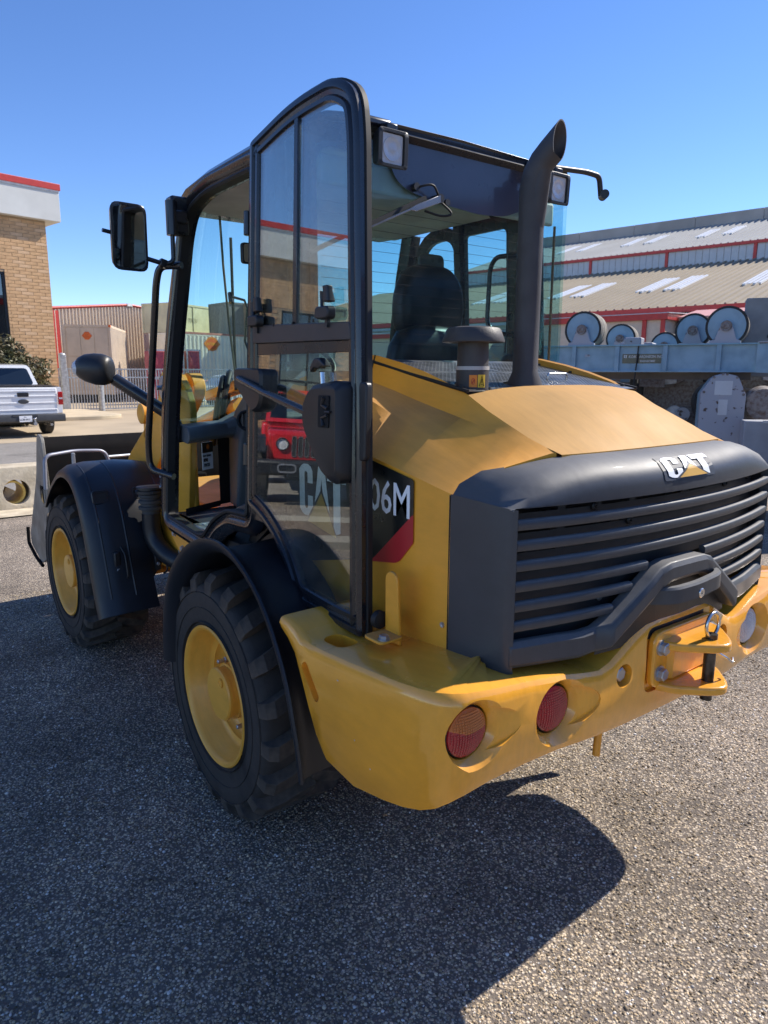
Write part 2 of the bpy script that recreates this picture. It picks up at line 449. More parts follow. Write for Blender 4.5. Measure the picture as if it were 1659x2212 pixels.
# ---- rear fenders: a rounded arch with a thick lip
def fender(path, rows_spec, name, mt, smooth=55):
    """path: (x, z) points of the outer lip; rows_spec: (y, outward offset) across the fender"""
    n = len(path); rows = []
    for (y, off) in rows_spec:
        r = []
        for i, (x, z) in enumerate(path):
            a = V(path[max(i-1, 0)]); b = V(path[min(i+1, n-1)])
            t = (b-a).normalized(); nn = V((t.y, -t.x))
            r.append((x+nn.x*off, y, z+nn.y*off))
        rows.append(r)
    m = M(); nr = len(rows)
    m.loft(rows)
    return m
arch = catmull([(.400, 0, .50), (.385, 0, .64), (.345, 0, .79), (.245, 0, .935), (.07, 0, 1.06), (-.12, 0, 1.118), (-.30, 0, 1.105), (-.49, 0, 1.0), (-.625, 0, .82), (-.69, 0, .64), (-.715, 0, .545), (-.725, 0, .49)], 4)
arch = [(q.x, q.z) for q in arch][::-1]
spec = [(.60, .040), (.70, .052), (.80, .056), (.88, .050), (.915, .034), (.932, .008), (.934, -.008), (.926, -.010), (.905, .020), (.86, .034), (.72, .036), (.60, .026)]
for sg in (1, -1):
    fm = fender(arch, [(y*sg, o) for y, o in spec], 'f', m_fend)
    o = fm.build('rear_fender', m_fend, LD, smooth=60)
    rows = []
# fender inner wall under the cab
M().prism([(x, .60, z) for x, z in arch]+[(.40, .60, 1.0), (.2, .60, 1.2), (-.2, .60, 1.2), (-.6, .60, 1.02)][:0], (0, -.02, 0)).build('wheel_arch_panel', m_fend, LD)
M().prism([(.50, .60, .98), (.50, .60, .60), (.40, .60, .5), (.33, .60, .80), (.22, .60, .97), (.05, .60, 1.09), (-.12, .60, 1.14), (-.32, .60, 1.12), (-.52, .60, 1.0), (-.62, .60, .90), (-.62, .60, 1.02), (-.3, .60, 1.30), (.0, .60, 1.32), (.1, .60, 1.22), (.25, .60, 1.0)], (0, -.03, 0)).build('cab_side_panel', m_fend, LD, bevel=.004)
# tan-brown inner arch of the cab step
stp = catmull([(.46, 0, .97), (.36, 0, 1.06), (.24, 0, 1.14), (.10, 0, 1.19), (-.06, 0, 1.205), (-.2, 0, 1.19)], 5)
M().loft([[(q.x, y, q.z-d) for q in stp] for y, d in ((.60, 0), (.665, .0), (.672, .006), (.672, .04), (.60, .05))]).build('cab_arch_trim', mat('brown_rubber_trim', (.075, .06, .055), .6), LD, smooth=40)

# ---- counterweight
st = [(-.575, .900, .969, .925), (-.615, .900, .966, .90), (-.655, .900, .950, .862), (-.690, .903, .934, .80), (-.735, .904, .928, .700), (-.775, .904, .930, .615), (-.81, .904, .932, .585), (-.95, .905, .944, .572), (-1.08, .905, .957, .600),
      (-1.16, .904, .966, .622), (-1.225, .899, .974, .645), (-1.272, .887, .979, .668), (-1.302, .862, .980, .688), (-1.318, .820, .976, .702), (-1.324, .74, .967, .714), (-1.328, .62, .955, .718), (-1.332, .50, .940, .717), (-1.338, .41, .924, .712),
      (-1.341, .355, .917, .710), (-1.342, .31, .930, .708), (-1.343, .26, .958, .707), (-1.344, .20, .992, .706), (-1.345, .155, 1.010, .706), (-1.346, .10, 1.016, .706), (-1.346, 0, 1.016, .705)]
full = st+[(x, -y, a, b) for x, y, a, b in st[-2::-1]]
rows = []
for i, (x, y, zt, zb) in enumerate(full):
    a = V(full[max(i-1, 0)][:2]); b = V(full[min(i+1, len(full)-1)][:2]); t = (b-a).normalized()
    nn = V((-t.y, t.x))                                   # outward
    if nn.dot(V((x+.3, y)).normalized()) < 0: nn = -nn
    def P(d, z, nn=nn, x=x, y=y): return (x-nn.x*d, y-nn.y*d, z)
    th = .27 if abs(y) > .86 else .16
    sgy = 1 if y >= 0 else -1
    inn = (x, .625*sgy) if x > -1.165 else (-1.165-.02*(1-min(1, abs(y)/.625)), sgy*min(abs(y), .625))
    h = zt-zb
    rows.append([(inn[0], inn[1], zb+.03*min(1, h/.2)), P(.04, zb), P(.012, zb+.012*min(1, h/.1)), P(0, zb+h*.16), P(-.006, zb+h*.55), P(-.001, zt-.034*min(1, h/.2)), P(.004, zt-.015*min(1, h/.2)), P(.014, zt-.004*min(1, h/.2)), P(.030, zt), (inn[0], inn[1], zt+.002)])
cw = M().loft(rows, closed=True, caps=True)
cwo = cw.build('counterweight', m_yel_clean, LD, smooth=40)
def cut(target, cutters):
    bpy.context.view_layer.update()
    for c in cutters:
        md = target.modifiers.new('cut', 'BOOLEAN'); md.operation = 'DIFFERENCE'; md.solver = 'EXACT'; md.object = c
    dg = bpy.context.evaluated_depsgraph_get(); dg.update()
    me = bpy.data.meshes.new_from_object(target.evaluated_get(dg))
    target.modifiers.clear(); old = target.data; target.data = me; bpy.data.meshes.remove(old)
    me.shade_smooth(); me.set_sharp_from_angle(angle=math.radians(30))
    for c in cutters: bpy.data.objects.remove(c)
LR = .064
lampsL = [(-1.283, .808, .868), (-1.292, .512, .842)]
cs = []
def scoop(c, side):
    """recess: round well for the lens and a shallow scoop that opens towards the middle"""
    x, y, z = c; s = side
    w = M().lathe((x+.04, y*s, z), (-1, 0, 0), [(0, LR+.002), (.052, LR+.003), (.060, LR+.008), (.070, LR+.016), (.082, LR+.032), (.11, LR+.060)], 40).build('c', None)
    rows = []
    for t in [k/8 for k in range(9)]:
        r = (LR+.002)*(1-.35*t); yy = (y-.135*t)*s; dep = .016+.066*t
        rows.append([(x-dep+.0*t+(0), yy, z+r)])
    a = M(); ring = []
    for k in range(28):                                   # sloped elliptical wedge
        th = 2*PI*k/28; ey = math.cos(th); ez = math.sin(th)
        ring.append((ey, ez))
    base = [(x+.004+.045*(1-e[0])/2*1.0-.045*(1-e[0])/2*2.2, (y-.045+e[0]*.105)*s, z+e[1]*(LR+.004)*(.84+.16*e[0])) for e in ring]
    top = [(x-.13, (y-.045+e[0]*.115)*s, z+e[1]*(LR+.012)*(.84+.16*e[0])) for e in ring]
    a.loft([base, top], closed=True, caps=True)
    return [w, a.build('c', None)]
for s in (1, -1):
    for c in lampsL: cs += scoop(c, s)
for y in (.262, -.262): cs.append(M().cyl((-1.30, y, .880), (-1.42, y, .880), .033, 28).build('c', None))
for s in (1, -1):
    cs.append(M().prism(rrect((-.775, .815*s, .85), (.055, 0, 0), (0, .036, 0), .035, 5), (0, 0, .3)).build('c', None))
    cs.append(M().prism(rrect((-.755, .96*s, .822), (-.040, 0, -.045), (.012, 0, -.011), .015, 5), (0, -.082*s, 0)).build('c', None))
cs.append(M().prism(rrect((-1.335, -.02, .893), (0, .185, 0), (0, 0, .098), .04, 5), (-.2, 0, 0)).build('c', None))
cut(cwo, cs)
# lamps in the counterweight
m_bulb = mat('lamp_housing', (.01, .01, .01), .5)
def tail_lamp(c, s, kind):
    x, y, z = c; y *= s
    t = empty('rear_lamp', parent=LD)
    M().lathe((x+.045, y, z), (-1, 0, 0), [(0, LR), (.052, LR), (.054, LR-.003), (.050, LR-.005)], 40).build('lamp_housing', m_bulb, t, smooth=40)
    def dome(half, mt, name):
        R = LR-.003; rows = []
        a0, a1 = {'top': (.34, PI-.02), 'low': (PI-.02, 2*PI+.34), 'all': (0, 2*PI)}[half]
        for r in (0, .35, .7, .9, 1.0, 1.0):
            rows.append([(x-.014-.014*(1-r*r)-(0 if len(rows) < 5 else -.02), y+math.cos(a0+(a1-a0)*k/28)*R*r, z+math.sin(a0+(a1-a0)*k/28)*R*r) for k in range(29)])
        M().loft(rows).build(name, mt, t, smooth=50)
        gr = M()                                          # moulded prisms of the lens
        for i in range(-7, 8):
            for j in range(-8, 9):
                yy, zz = i*.0075, j*.0062
                rr = math.hypot(yy, zz)
                if rr > R*.90: continue
                th = math.atan2(zz, yy) % (2*PI)
                ok = half == 'all' or (half == 'top' and .34 < th < PI-.05) or (half == 'low' and not (.25 < th < PI))
                if ok:
                    xx = x-.014-.014*(1-(rr/R)**2)
                    gr.ob((xx, y+yy, z+zz), (.0008, 0, 0), (0, .0031, 0), (0, 0, .0024))
        o = gr.build('lens_prisms', mt, t, recalc=False); o['kind'] = 'stuff'
    if kind == 'turn': dome('top', m_orange, 'amber_lens'); dome('low', m_rlens, 'red_lens')
    elif kind == 'red': dome('all', m_rlens, 'red_lens')
    else: dome('all', m_lens, 'clear_lens')
tail_lamp(lampsL[0], 1, 'turn'); tail_lamp(lampsL[1], 1, 'red')
tail_lamp(lampsL[1], -1, 'clear'); tail_lamp(lampsL[0], -1, 'turn')
for y in (.262, -.262):
    M().hexbolt((-1.312, y, .880), (-1, 0, 0), .021, .026).build('counterweight_bolt', m_zinc, LD, smooth=30)
M().cyl((-1.19, .13, .68), (-1.20, .155, .535), .012, 12).build('drain_pipe', m_yel, LD, smooth=40)
# slot edge block, bracket with rubber stop that holds the door
b = empty('door_stop_bracket', parent=LD)
M().prism(fillet([(-.868, .725, .945), (-.868, .725, 1.14), (-.895, .725, 1.155), (-.922, .725, 1.14), (-.935, .725, .945)], .02), (0, -.010, 0)).build('upright', m_yel, b, bevel=.003)
M().prism(rrect((-.905, .758, .966), (.042, 0, 0), (0, .042, 0), .018), (0, 0, .009)).build('foot', m_yel, b, bevel=.003)
M().hexbolt((-.93, .775, .975), (0, 0, 1), .014, .013).build('bolt', m_zinc, b, smooth=30)
M().lathe((-.862, .73, 1.0), (1, .1, 0), [(0, .014), (.004, .026), (.022, .026), (.028, .02)], 20).build('rubber_stop', m_seal, b, smooth=40)

# ---- towing hitch
h = empty('towing_hitch', parent=LD)
M().prism(rrect((-1.338, -.02, .893), (0, .165, 0), (0, 0, .085), .04, 5), (-.022, 0, 0)).build('hitch_plate', m_yel_clean, h, bevel=.006, seg=3)
def lug_plate(z, th):
    pts = fillet([(-1.35, .115, z), (-1.40, .100, z), (-1.475, .020, z), (-1.495, -.02, z), (-1.475, -.06, z), (-1.40, -.14, z), (-1.35, -.155, z)], [0, .04, .04, .04, .04, .04, 0], 4)
    return M().prism(pts, (0, 0, th))
lug_plate(.925, .026).build('upper_jaw', m_yel_clean, h, bevel=.007, seg=3)
lug_plate(.797, .026).build('lower_jaw', m_yel_clean, h, bevel=.007, seg=3)
M().prism([(-1.35, .09, .823), (-1.35, .09, .925), (-1.372, .06, .925), (-1.372, .06, .823)], (0, -.2, 0)).build('jaw_back', m_yel_clean, h, bevel=.006)
m_pin = mat('greasy_steel_pin', (.16, .15, .14), .35, metal=.9, col2=(.02, .02, .02), scale=18, mixs=.55)
M().cyl((-1.435, -.02, .765), (-1.435, -.02, .965), .0165, 20).build('hitch_pin', m_pin, h, smooth=40)
M().tube([V((-1.435, -.02+.034*math.cos(a)*1.0, .992+.036*math.sin(a))) for a in [2*PI*k/28 for k in range(28)]], .0052, 10, closed=True).build('pin_ring', m_chr, h, smooth=60)
M().tube(fillet([(-1.435, -.05, .905), (-1.46, -.075, .885), (-1.465, -.10, .865), (-1.455, -.115, .875)], .01), .003).build('safety_clip', m_chr, h, smooth=60)
for y in (.112, -.152):
    for z in (.930, .853):
        M().hexbolt((-1.359, y, z), (-1, 0, 0), .0185, .022).build('hitch_bolt', m_zinc, h, smooth=30)

# ---- hood
Z2 = [(-.20, 1.545), (-.5, 1.485), (-.694, 1.451), (-.905, 1.413), (-1.062, 1.383), (-1.3, 1.35)]
Z1 = [(-.20, 1.695), (-.40, 1.650), (-.557, 1.613), (-.611, 1.594), (-.85, 1.508), (-1.053, 1.440), (-1.2, 1.41)]
Z3 = [(-.20, 1.71), (-.50, 1.650), (-.685, 1.605), (-.879, 1.563), (-1.063, 1.521), (-1.2, 1.482), (-1.3, 1.46)]
Z4 = [(-.20, 1.768), (-.45, 1.750), (-.51, 1.737), (-.638, 1.708), (-.812, 1.655), (-.865, 1.632), (-.961, 1.582), (-1.103, 1.522), (-1.2, 1.482), (-1.3, 1.46)]
Z0 = [(-.865, 1.657), (-.95, 1.638), (-1.03, 1.606), (-1.10, 1.566), (-1.15, 1.53), (-1.20, 1.482), (-1.3, 1.44)]
YQ = [.65, .65, .555, .448, .420]
def xe(y): return -1.20+.09*(abs(y)/.6)**5
def zg(y): return interp(abs(y), [(0, 1.481), (.4, 1.482), (.6, 1.449)])
def hood_pt(k, x, y=None):
    """k 0 bottom .. 4 ridge; x is clipped to the grille joint"""
    y = YQ[k] if y is None else y
    x = max(x, xe(y)) if k > 1 else max(x, -1.075)
    if k == 0: return (x, y, .93)
    if k == 3: y = interp(x, [(-1.2, .400), (-1.1, .445), (-.8, .448)])
    if k == 4: y = interp(x, [(-1.2, .395), (-1.1, .415), (-.8, .420)])
    if x <= xe(y)+1e-6 and k > 1: return (x-.014, y, zg(y)+.003)
    return (x, y, interp(x, [Z2, Z2, Z1, Z3, Z4][k] if k else Z2))
xs = [-.32, -.42, -.55, -.66, -.76, -.865, -.95, -1.03, -1.10, -1.155, -1.21]
for s in (1, -1):
    hs = M()
    rows = []
    for x in xs:
        r = [hood_pt(k, x) for k in range(5)]
        r = [r[0], (r[0][0], .652, 1.15)]+r[1:]
        rows.append([(a, b_*s, c) for a, b_, c in r])
    rows.append([(a, b, c-(.022 if i > 2 else 0)) for i, (a, b, c) in enumerate(rows[-1])])
    hs.loft(rows)
    hs.loft([[(a, b_*s, c), (a, (b_-.012)*s, c-.004), (a, (b_-.016)*s, c-.04)] for a, b_, c in [hood_pt(4, x) for x in xs[:6]]])
    hs.build('hood_side', m_yel, LD, bevel=.006, seg=3, smooth=28)
rp = M()
ys = [.42, .36, .27, .18, .09, 0, -.09, -.18, -.27, -.36, -.42]
rows = []
for x in xs[5:]:
    r = []
    for y in ys:
        t = abs(y)/.42
        yb = hood_pt(4, x)[1]/.42*y
        xx = max(x, xe(yb))
        z = interp(xx, Z4)*(t**3)+interp(xx, Z0)*(1-t**3)
        if x < -1.2: xx, z = xe(yb)-.014, zg(yb)+.003
        else: xx = max(x, xe(yb)+.03*(1 if x < -1.12 else 0)); z = interp(xx, Z4)*(t**3)+interp(xx, Z0)*(1-t**3)
        r.append((xx, yb, z))
    rows.append(r)
rows.append([(a, b, c-.022) for a, b, c in rows[-1]])
rp.loft(rows)
rp.loft([[(a+.004, b_, c) for a, b_, c in rows[0]], [(a+.012, b_, c-.006) for a, b_, c in rows[0]], [(a+.014, b_, c-.04) for a, b_, c in rows[0]]])
rp.build('hood_top', m_hood, LD, smooth=35)
# dark joint and front cap of the hood beside the cab
for s in (1, -1):
    M().loft([[(x+.0, hood_pt(k, x)[1]*s*1.0+.0015*s, hood_pt(k, x)[2]+.0015) for k in range(1, 5)] for x in (-.405, -.412)]).build('hood_joint', m_seal, LD)
# warm panel front edge and dark gap cover between hood and cab
M().box(-.34, -.30, -.63, .63, 1.0, 1.70).build('cab_rear_wall', m_int, LD)
# perforated sheet
def zp(x): return interp(x, [(-.875, 1.640), (-.34, 1.742)])
pl = M()
sl = (zp(-.4)-zp(-.8))/.4
X0, X1, Y0, Y1 = -.868, -.345, -.418, .418
cx, cy = .0145, .0100; px_, py_ = .0026, .0026
nx = int((X1-X0)/.0092); ny = int((Y1-Y0)/.0165)
dx = (X1-X0)/nx; dy = (Y1-Y0)/ny
def inhole(x, y, e=.0):
    return math.hypot(x+.795, y-.098) < .066+e or math.hypot(x+.795, y-.335) < .060+e
for i in range(nx):
    for j in range(-1, ny):
        xa = X0+i*dx; xb = xa+dx; off = (dy/2 if i % 2 else 0)
        ya = max(Y0, Y0+j*dy+off); yb = min(Y1, Y0+(j+1)*dy+off)
        if yb-ya < 1e-4: continue
        xc, yc = (xa+xb)/2, (ya+yb)/2
        if inhole(xc, yc): continue
        solid = inhole(xc, yc, .012) or i < 3 or i > nx-5 or abs(yc) > .408 or abs(i-nx*.55) < 1.2 or (yb-ya) < dy*.8 or -.02 > yc > -.035
        ha, hb, hc, hd = (xa+dx*.26, xb-dx*.26, ya+dy*.14, yb-dy*.14)
        if solid:
            pl.add([(xa, ya, zp(xa)), (xb, ya, zp(xb)), (xb, yb, zp(xb)), (xa, yb, zp(xa))], [(0, 1, 2, 3)])
        else:
            o4 = [(xa, ya), (xb, ya), (xb, yb), (xa, yb)]; i4 = [(ha, hc), (hb, hc), (hb, hd), (ha, hd)]
            vs = [(x, y, zp(x)) for x, y in o4]+[(x, y, zp(x)) for x, y in i4]+[(x, y, zp(x)-.003) for x, y in i4]
            pl.add(vs, [(0, 1, 5, 4), (1, 2, 6, 5), (2, 3, 7, 6), (3, 0, 4, 7), (4, 5, 9, 8), (5, 6, 10, 9), (6, 7, 11, 10), (7, 4, 8, 11)])
pl.build('perforated_cover', m_plate, LD, recalc=False)
M().add([(-.875, -.43, 1.56), (-.34, -.43, 1.66), (-.34, .43, 1.66), (-.875, .43, 1.56)], [(0, 1, 2, 3)]).build('engine_bay_floor', m_under, LD)
for s in (1, -1):
    M().box(-.345, -.32, .0, .0, 0, 0)
    M().tube([(-.35, .425*s, 1.742), (-.60, .424*s, 1.692), (-.868, .423*s, 1.642)], .006, 8).build('cover_seal', m_seal, LD, smooth=60)
    for q in (-.42, -.58, -.82): M().hexbolt((q, .405*s, zp(q)), (0, 0, 1), .007, .007).build('cover_bolt', m_blk, LD, smooth=30)
M().tube(fillet([(-.70, -.235, zp(-.70)), (-.70, -.235, zp(-.7)+.02), (-.70, -.13, zp(-.7)+.02), (-.70, -.13, zp(-.7))], .01), .004).build('cover_handle', m_chr, LD, smooth=60)

# ---- air pre-cleaner and exhaust
a = empty('air_precleaner', parent=LD)
c0 = V((-.795, .335, 0))
M().lathe(c0+V((0, 0, 1.60)), (0, 0, 1), [(0, .050), (.105, .050), (.107, .048), (.135, .048), (.185, .047), (.19, .055)], 32).build('intake_pipe', m_exh, a, smooth=40)
M().lathe(c0+V((0, 0, 1.704)), (0, 0, 1), [(0, .0510), (.011, .0510)], 32).build('hose_clamp', mat('pale_clamp_band', (.42, .41, .40), .5), a, smooth=40)
M().lathe(c0+V((0, 0, 1.786)), (0, 0, 1), [(.006, .05), (.004, .090), (0, .0945), (.004, .0955), (.036, .0835), (.042, .078), (.046, .06), (.048, 0)], 40).build('rain_cap', m_exh, a, smooth=35)
al = (CAM-c0); al.z = 0; al.normalize(); al = (al*.9+V((.1, -.5, 0))*.55).normalized()
bt = V((-al.y, al.x, 0))
def cylq(a0, a1, z0, z1, r, n=8):
    m = M(); m.loft([[c0+al*math.cos(t)*r+bt*math.sin(t)*r+V((0, 0, z)) for t in [a0+(a1-a0)*k/n for k in range(n+1)]] for z in (z0, z1)]); return m
cylq(.1, .62, 1.652, 1.690, .0508).build('warning_label', m_lab, a)
cylq(-.42, .06, 1.653, 1.689, .0508).build('warning_label', mat('orange_label', (.75, .22, .02), .5), a)
def onc(t, z): return c0+(al*math.cos(t)+bt*math.sin(t))*.0514+V((0, 0, z))
tri = [onc(.52, 1.656), onc(.20, 1.656), onc(.36, 1.686)]
M().tube(tri, .0011, 4, closed=True).build('warning_triangle', m_decal, a)
M().tube([onc(.36, 1.677), onc(.36, 1.665)], .0012, 4).tube([onc(.42, 1.661), onc(.30, 1.661)], .0012, 4).build('warning_symbol', m_decal, a)
M().tube([onc(-.18+.09*math.cos(q), 1.670+.009*math.sin(q)) for q in [k*PI/5 for k in range(10)]], .0009, 4, closed=True).tube([onc(-.10, 1.677), onc(-.26, 1.663)], .0009, 4).build('warning_symbol', m_red, a)
M().box(0, 0, 0, 0, 0, 0)
e = empty('exhaust_stack', parent=LD)
ep = [V((-.795, .098, 1.60)), V((-.795, .098, 1.66)), V((-.795, .098, 1.70)), V((-.795, .098, 1.9)), V((-.795, .098, 2.1)), V((-.795, .098, 2.26)), V((-.803, .094, 2.30)), V((-.820, .085, 2.334)), V((-.842, .073, 2.362)), V((-.864, .061, 2.388))]
er = [.058, .057, .041, .040, .040, .040, .0405, .041, .0415, .042]
rows = []
n = 32
for i, p in enumerate(ep):
    t = (ep[min(i+1, len(ep)-1)]-ep[max(i-1, 0)]).normalized()
    u = V((1, 0, 0)); u = (u-t*u.dot(t)).normalized(); b_ = t.cross(u)
    rows.append([p+(u*math.cos(2*PI*k/n)+b_*math.sin(2*PI*k/n))*er[i] for k in range(n)])
# slanted mouth: the last ring is sheared so that it opens to the rear right
last = []; inner = []; inner2 = []
t = (ep[-1]-ep[-2]).normalized()
mo = V((-.97, -.22, 0)).normalized()
for k in range(n):
    q = rows[-1][k]; d = (q-ep[-1])
    k_ = -d.dot(mo)/t.dot(mo)
    last.append(q+t*k_); inner.append(ep[-1]+d*.93+t*k_*.93); inner2.append(ep[-3]+(rows[-3][k]-ep[-3])*.9)
rows[-1] = last
M().loft(rows+[inner, inner2, [ep[4]+(rows[4][k]-ep[4])*.9 for k in range(n)]], closed=True).build('exhaust_pipe', m_exh, e, smooth=40)

# ---- rear grille
def xf(y): return -1.352+.080*(min(abs(y), .66)/.64)**2
yy = [.655, .640, .60, .52, .45, .36, .27, .18, .09, 0]; yy = yy+[-q for q in yy[-2::-1]]
rows = []
for y in yy:
    a_ = abs(y)
    if a_ > .65: pr = [(-1.062, 1.384), (-1.10, 1.384), (-1.15, 1.383), (-1.195, 1.382), (-1.235, 1.379), (-1.262, 1.376), (-1.270, 1.372)]
    else:
        x0 = xe(y); z0 = interp(a_, [(0, 1.481), (.4, 1.482), (.6, 1.449), (.64, 1.418)])
        xF = xf(y); zf = interp(a_, [(0, 1.378), (.64, 1.378)])
        d = xF-x0
        pr = [(x0, z0), (x0+d*.28, z0+.000), (x0+d*.55, z0-.008), (x0+d*.78, z0-.024), (x0+d*.93, z0-.048), (xF, max(z0-.075, zf+.004)), (xF, zf)]
        if a_ > .62: pr = [(p_[0]+(-1.10-x0)*0+.004, max(zf, p_[1]-.004)) for p_ in pr]
    sg = 1 if y > 0 else -1
    if a_ > .65: rows.append([(p_[0], q*sg, p_[1]) for p_, q in zip(pr, (.6535, .656, .659, .659, .657, .652, .648))]+[(-1.24, .63*sg, 1.366)])
    else: rows.append([(p_[0], y, p_[1]) for p_ in pr]+[(pr[-1][0]+.03, y, pr[-1][1]-.004)])
g = empty('rear_grille', parent=LD)
M().loft(rows).build('grille_hood', m_grille, g, smooth=40)
for s in (1, -1):
    rows = []
    for z in (.935, 1.0, 1.2, 1.34, 1.376):
        k = .0 if z > 1.36 else 0
        rows.append([(-1.055, .653*s, z), (-1.10, .656*s, z), (-1.16, .659*s, z), (-1.215, .658*s, z), (-1.250, .654*s, z), (-1.268, .647*s, z), (-1.274, .636*s, z), (-1.245, .630*s, z)])
    rows[-1] = [(x, y, interp(-x, [(1.05, 1.386), (1.16, 1.384), (1.25, 1.379), (1.28, 1.374)])) for x, y, z in rows[-1]]
    rows[0] = [(x, y, interp(-x, [(1.05, .935), (1.28, .972)])) for x, y, z in rows[0]]
    rows.insert(0, [(x, y-.004*s, z-.012) for x, y, z in rows[0]])
    M().loft(rows).build('grille_side', m_grille, g, smooth=45)
# lower rail with the raised middle
rs = [(.645, 1.040, .972), (.50, 1.038, .966), (.42, 1.034, .962), (.375, 1.038, .968), (.345, 1.052, .985), (.20, 1.150, 1.085), (.165, 1.176, 1.112), (.12, 1.186, 1.128), (0, 1.186, 1.130), (-.05, 1.184, 1.128), (-.09, 1.172, 1.112), (-.13, 1.145, 1.085), (-.26, 1.058, .992), (-.285, 1.042, .972), (-.33, 1.036, .968), (-.45, 1.036, .966), (-.645, 1.040, .972)]
rows = []
for y, zt, zb in rs:
    x = xf(y); out = .030 if -.30 < y < .37 else 0
    rows.append([(x-out+.004, y, zb), (x-out-.004, y, zb+.012), (x-out-.004, y, zt-.014), (x-out+.006, y, zt), (x+.025, y, zt), (x+.035, y, zb)])
M().loft(rows, closed=True, caps=True).build('lower_rail', m_grille, g, bevel=.003, smooth=30)
M().loft([[(xf(y)+.012, y, interp(y, [(q[0], q[2]) for q in rs])+.01) for y in (.36, .3, .2, .12, 0, -.05, -.13, -.25, -.29)], [(xf(y)+.012, y, .955) for y in (.36, .3, .2, .12, 0, -.05, -.13, -.25, -.29)]]).build('handle_recess', m_blk, g)
# bonnet handle and lock
M().tube(fillet([(-1.345, .155, 1.085), (-1.385, .125, 1.095), (-1.405, .05, 1.102), (-1.405, -.06, 1.110), (-1.385, -.105, 1.112), (-1.345, -.12, 1.115)], .04), [.016]*26, 10).build('bonnet_handle', m_grille, g, smooth=50) if False else None
hp = fillet([(-1.345, .165, 1.09), (-1.392, .125, 1.095), (-1.405, .03, 1.100), (-1.405, -.07, 1.108), (-1.392, -.105, 1.11), (-1.345, -.115, 1.112)], .035, 4)
M().sweep(hp, (0, .03, 1), [(.011, -.022), (.011, .018), (.006, .024), (-.008, .024), (-.010, .018), (-.010, -.022)], closed=False).build('bonnet_handle', m_grille, g, smooth=35)
M().lathe((-1.408, .022, 1.09), (-1, 0, 0), [(0, .014), (.008, .014), (.010, .012), (.009, .004), (.006, .004)], 20).build('key_lock', m_chr, g, smooth=30)
# slats
for k, z in enumerate([1.336, 1.284, 1.233, 1.181, 1.130, 1.079]):
    sm = M(); 
    def slat(ya, yb, n):
        rws = []
        for i in range(n+1):
            y = ya+(yb-ya)*i/n; x = xf(y)
            q = 0 if 0 < i < n else .0
            rws.append([(x+.004, y, z-.0125), (x, y, z-.006), (x, y, z+.008), (x+.004, y, z+.0125), (x+.012, y, z+.014), (x+.020, y, z+.012), (x+.020, y, z+.004), (x+.010, y, z-.0115)])
        return M().loft(rws, closed=True, caps=True)
    if z > 1.19: slat(.634, -.634, 26).build('grille_slat', m_grille, g, smooth=45)
    else:
        lo = {1.181: (.185, -.10), 1.130: (.245, -.17), 1.079: (.315, -.245)}[z]
        slat(.634, lo[0], 12).build('grille_slat', m_grille, g, smooth=45)
        slat(lo[1], -.634, 12).build('grille_slat', m_grille, g, smooth=45)
# backing sheet with slots, behind it the cooler and fans
m_back = mat('dark_grille_backing', (.035, .037, .040), .5)
bs = M()
xb = lambda y: xf(y)+.062
zr = [1.012, 1.046, 1.060, 1.097, 1.111, 1.148, 1.162, 1.199, 1.213, 1.251, 1.265, 1.302, 1.316, 1.353, 1.385]
cols = [.64, .59, .46, .435, .335, .31, .20, .175, .07, .045, -.06, -.085, -.19, -.215, -.32, -.345, -.45, -.475, -.59, -.64]
for i in range(len(zr)-1):
    for j in range(len(cols)-1):
        solid = (i % 2 == 0) or (j % 2 == 0 and (i*3+j) % 5 != 2)
        if solid:
            ya, yb_ = cols[j], cols[j+1]
            bs.add([(xb(ya), ya, zr[i]), (xb(yb_), yb_, zr[i]), (xb(yb_), yb_, zr[i+1]), (xb(ya), ya, zr[i+1])], [(0, 1, 2, 3)])
bs.build('slotted_backing', m_back, g, recalc=False)
M().box(-1.14, -1.10, -.60, .60, .96, 1.38).build('cooler_core', m_back, g)
m_grey = mat('grey_engine_parts', (.20, .20, .20), .5, metal=.4)
for (y, z, r) in ((.50, 1.03, .03), (.30, 1.20, .05), (.12, 1.25, .03), (.38, 1.30, .035), (.02, 1.17, .04), (-.25, 1.28, .05), (-.42, 1.12, .05), (.48, 1.24, .03)):
    M().cyl((-1.14, y, z), (-1.185, y, z), r, 16).build('engine_fitting', m_grey, g, smooth=40)
for (y, z) in ((.612, 1.362), (.612, 1.052), (.34, 1.352), (.30, 1.098), (.20, 1.30), (-.33, 1.352), (-.30, 1.152), (-.56, 1.352), (-.56, 1.10), (-.50, 1.04)):
    M().lathe((xb(y)-.002, y, z), (-1, 0, 0), [(0, .012), (.004, .012), (.007, .008), (.007, .004), (.004, .003)], 16).build('grille_screw', m_zinc if z < 1.2 or y > .5 else m_blk, g, smooth=30)
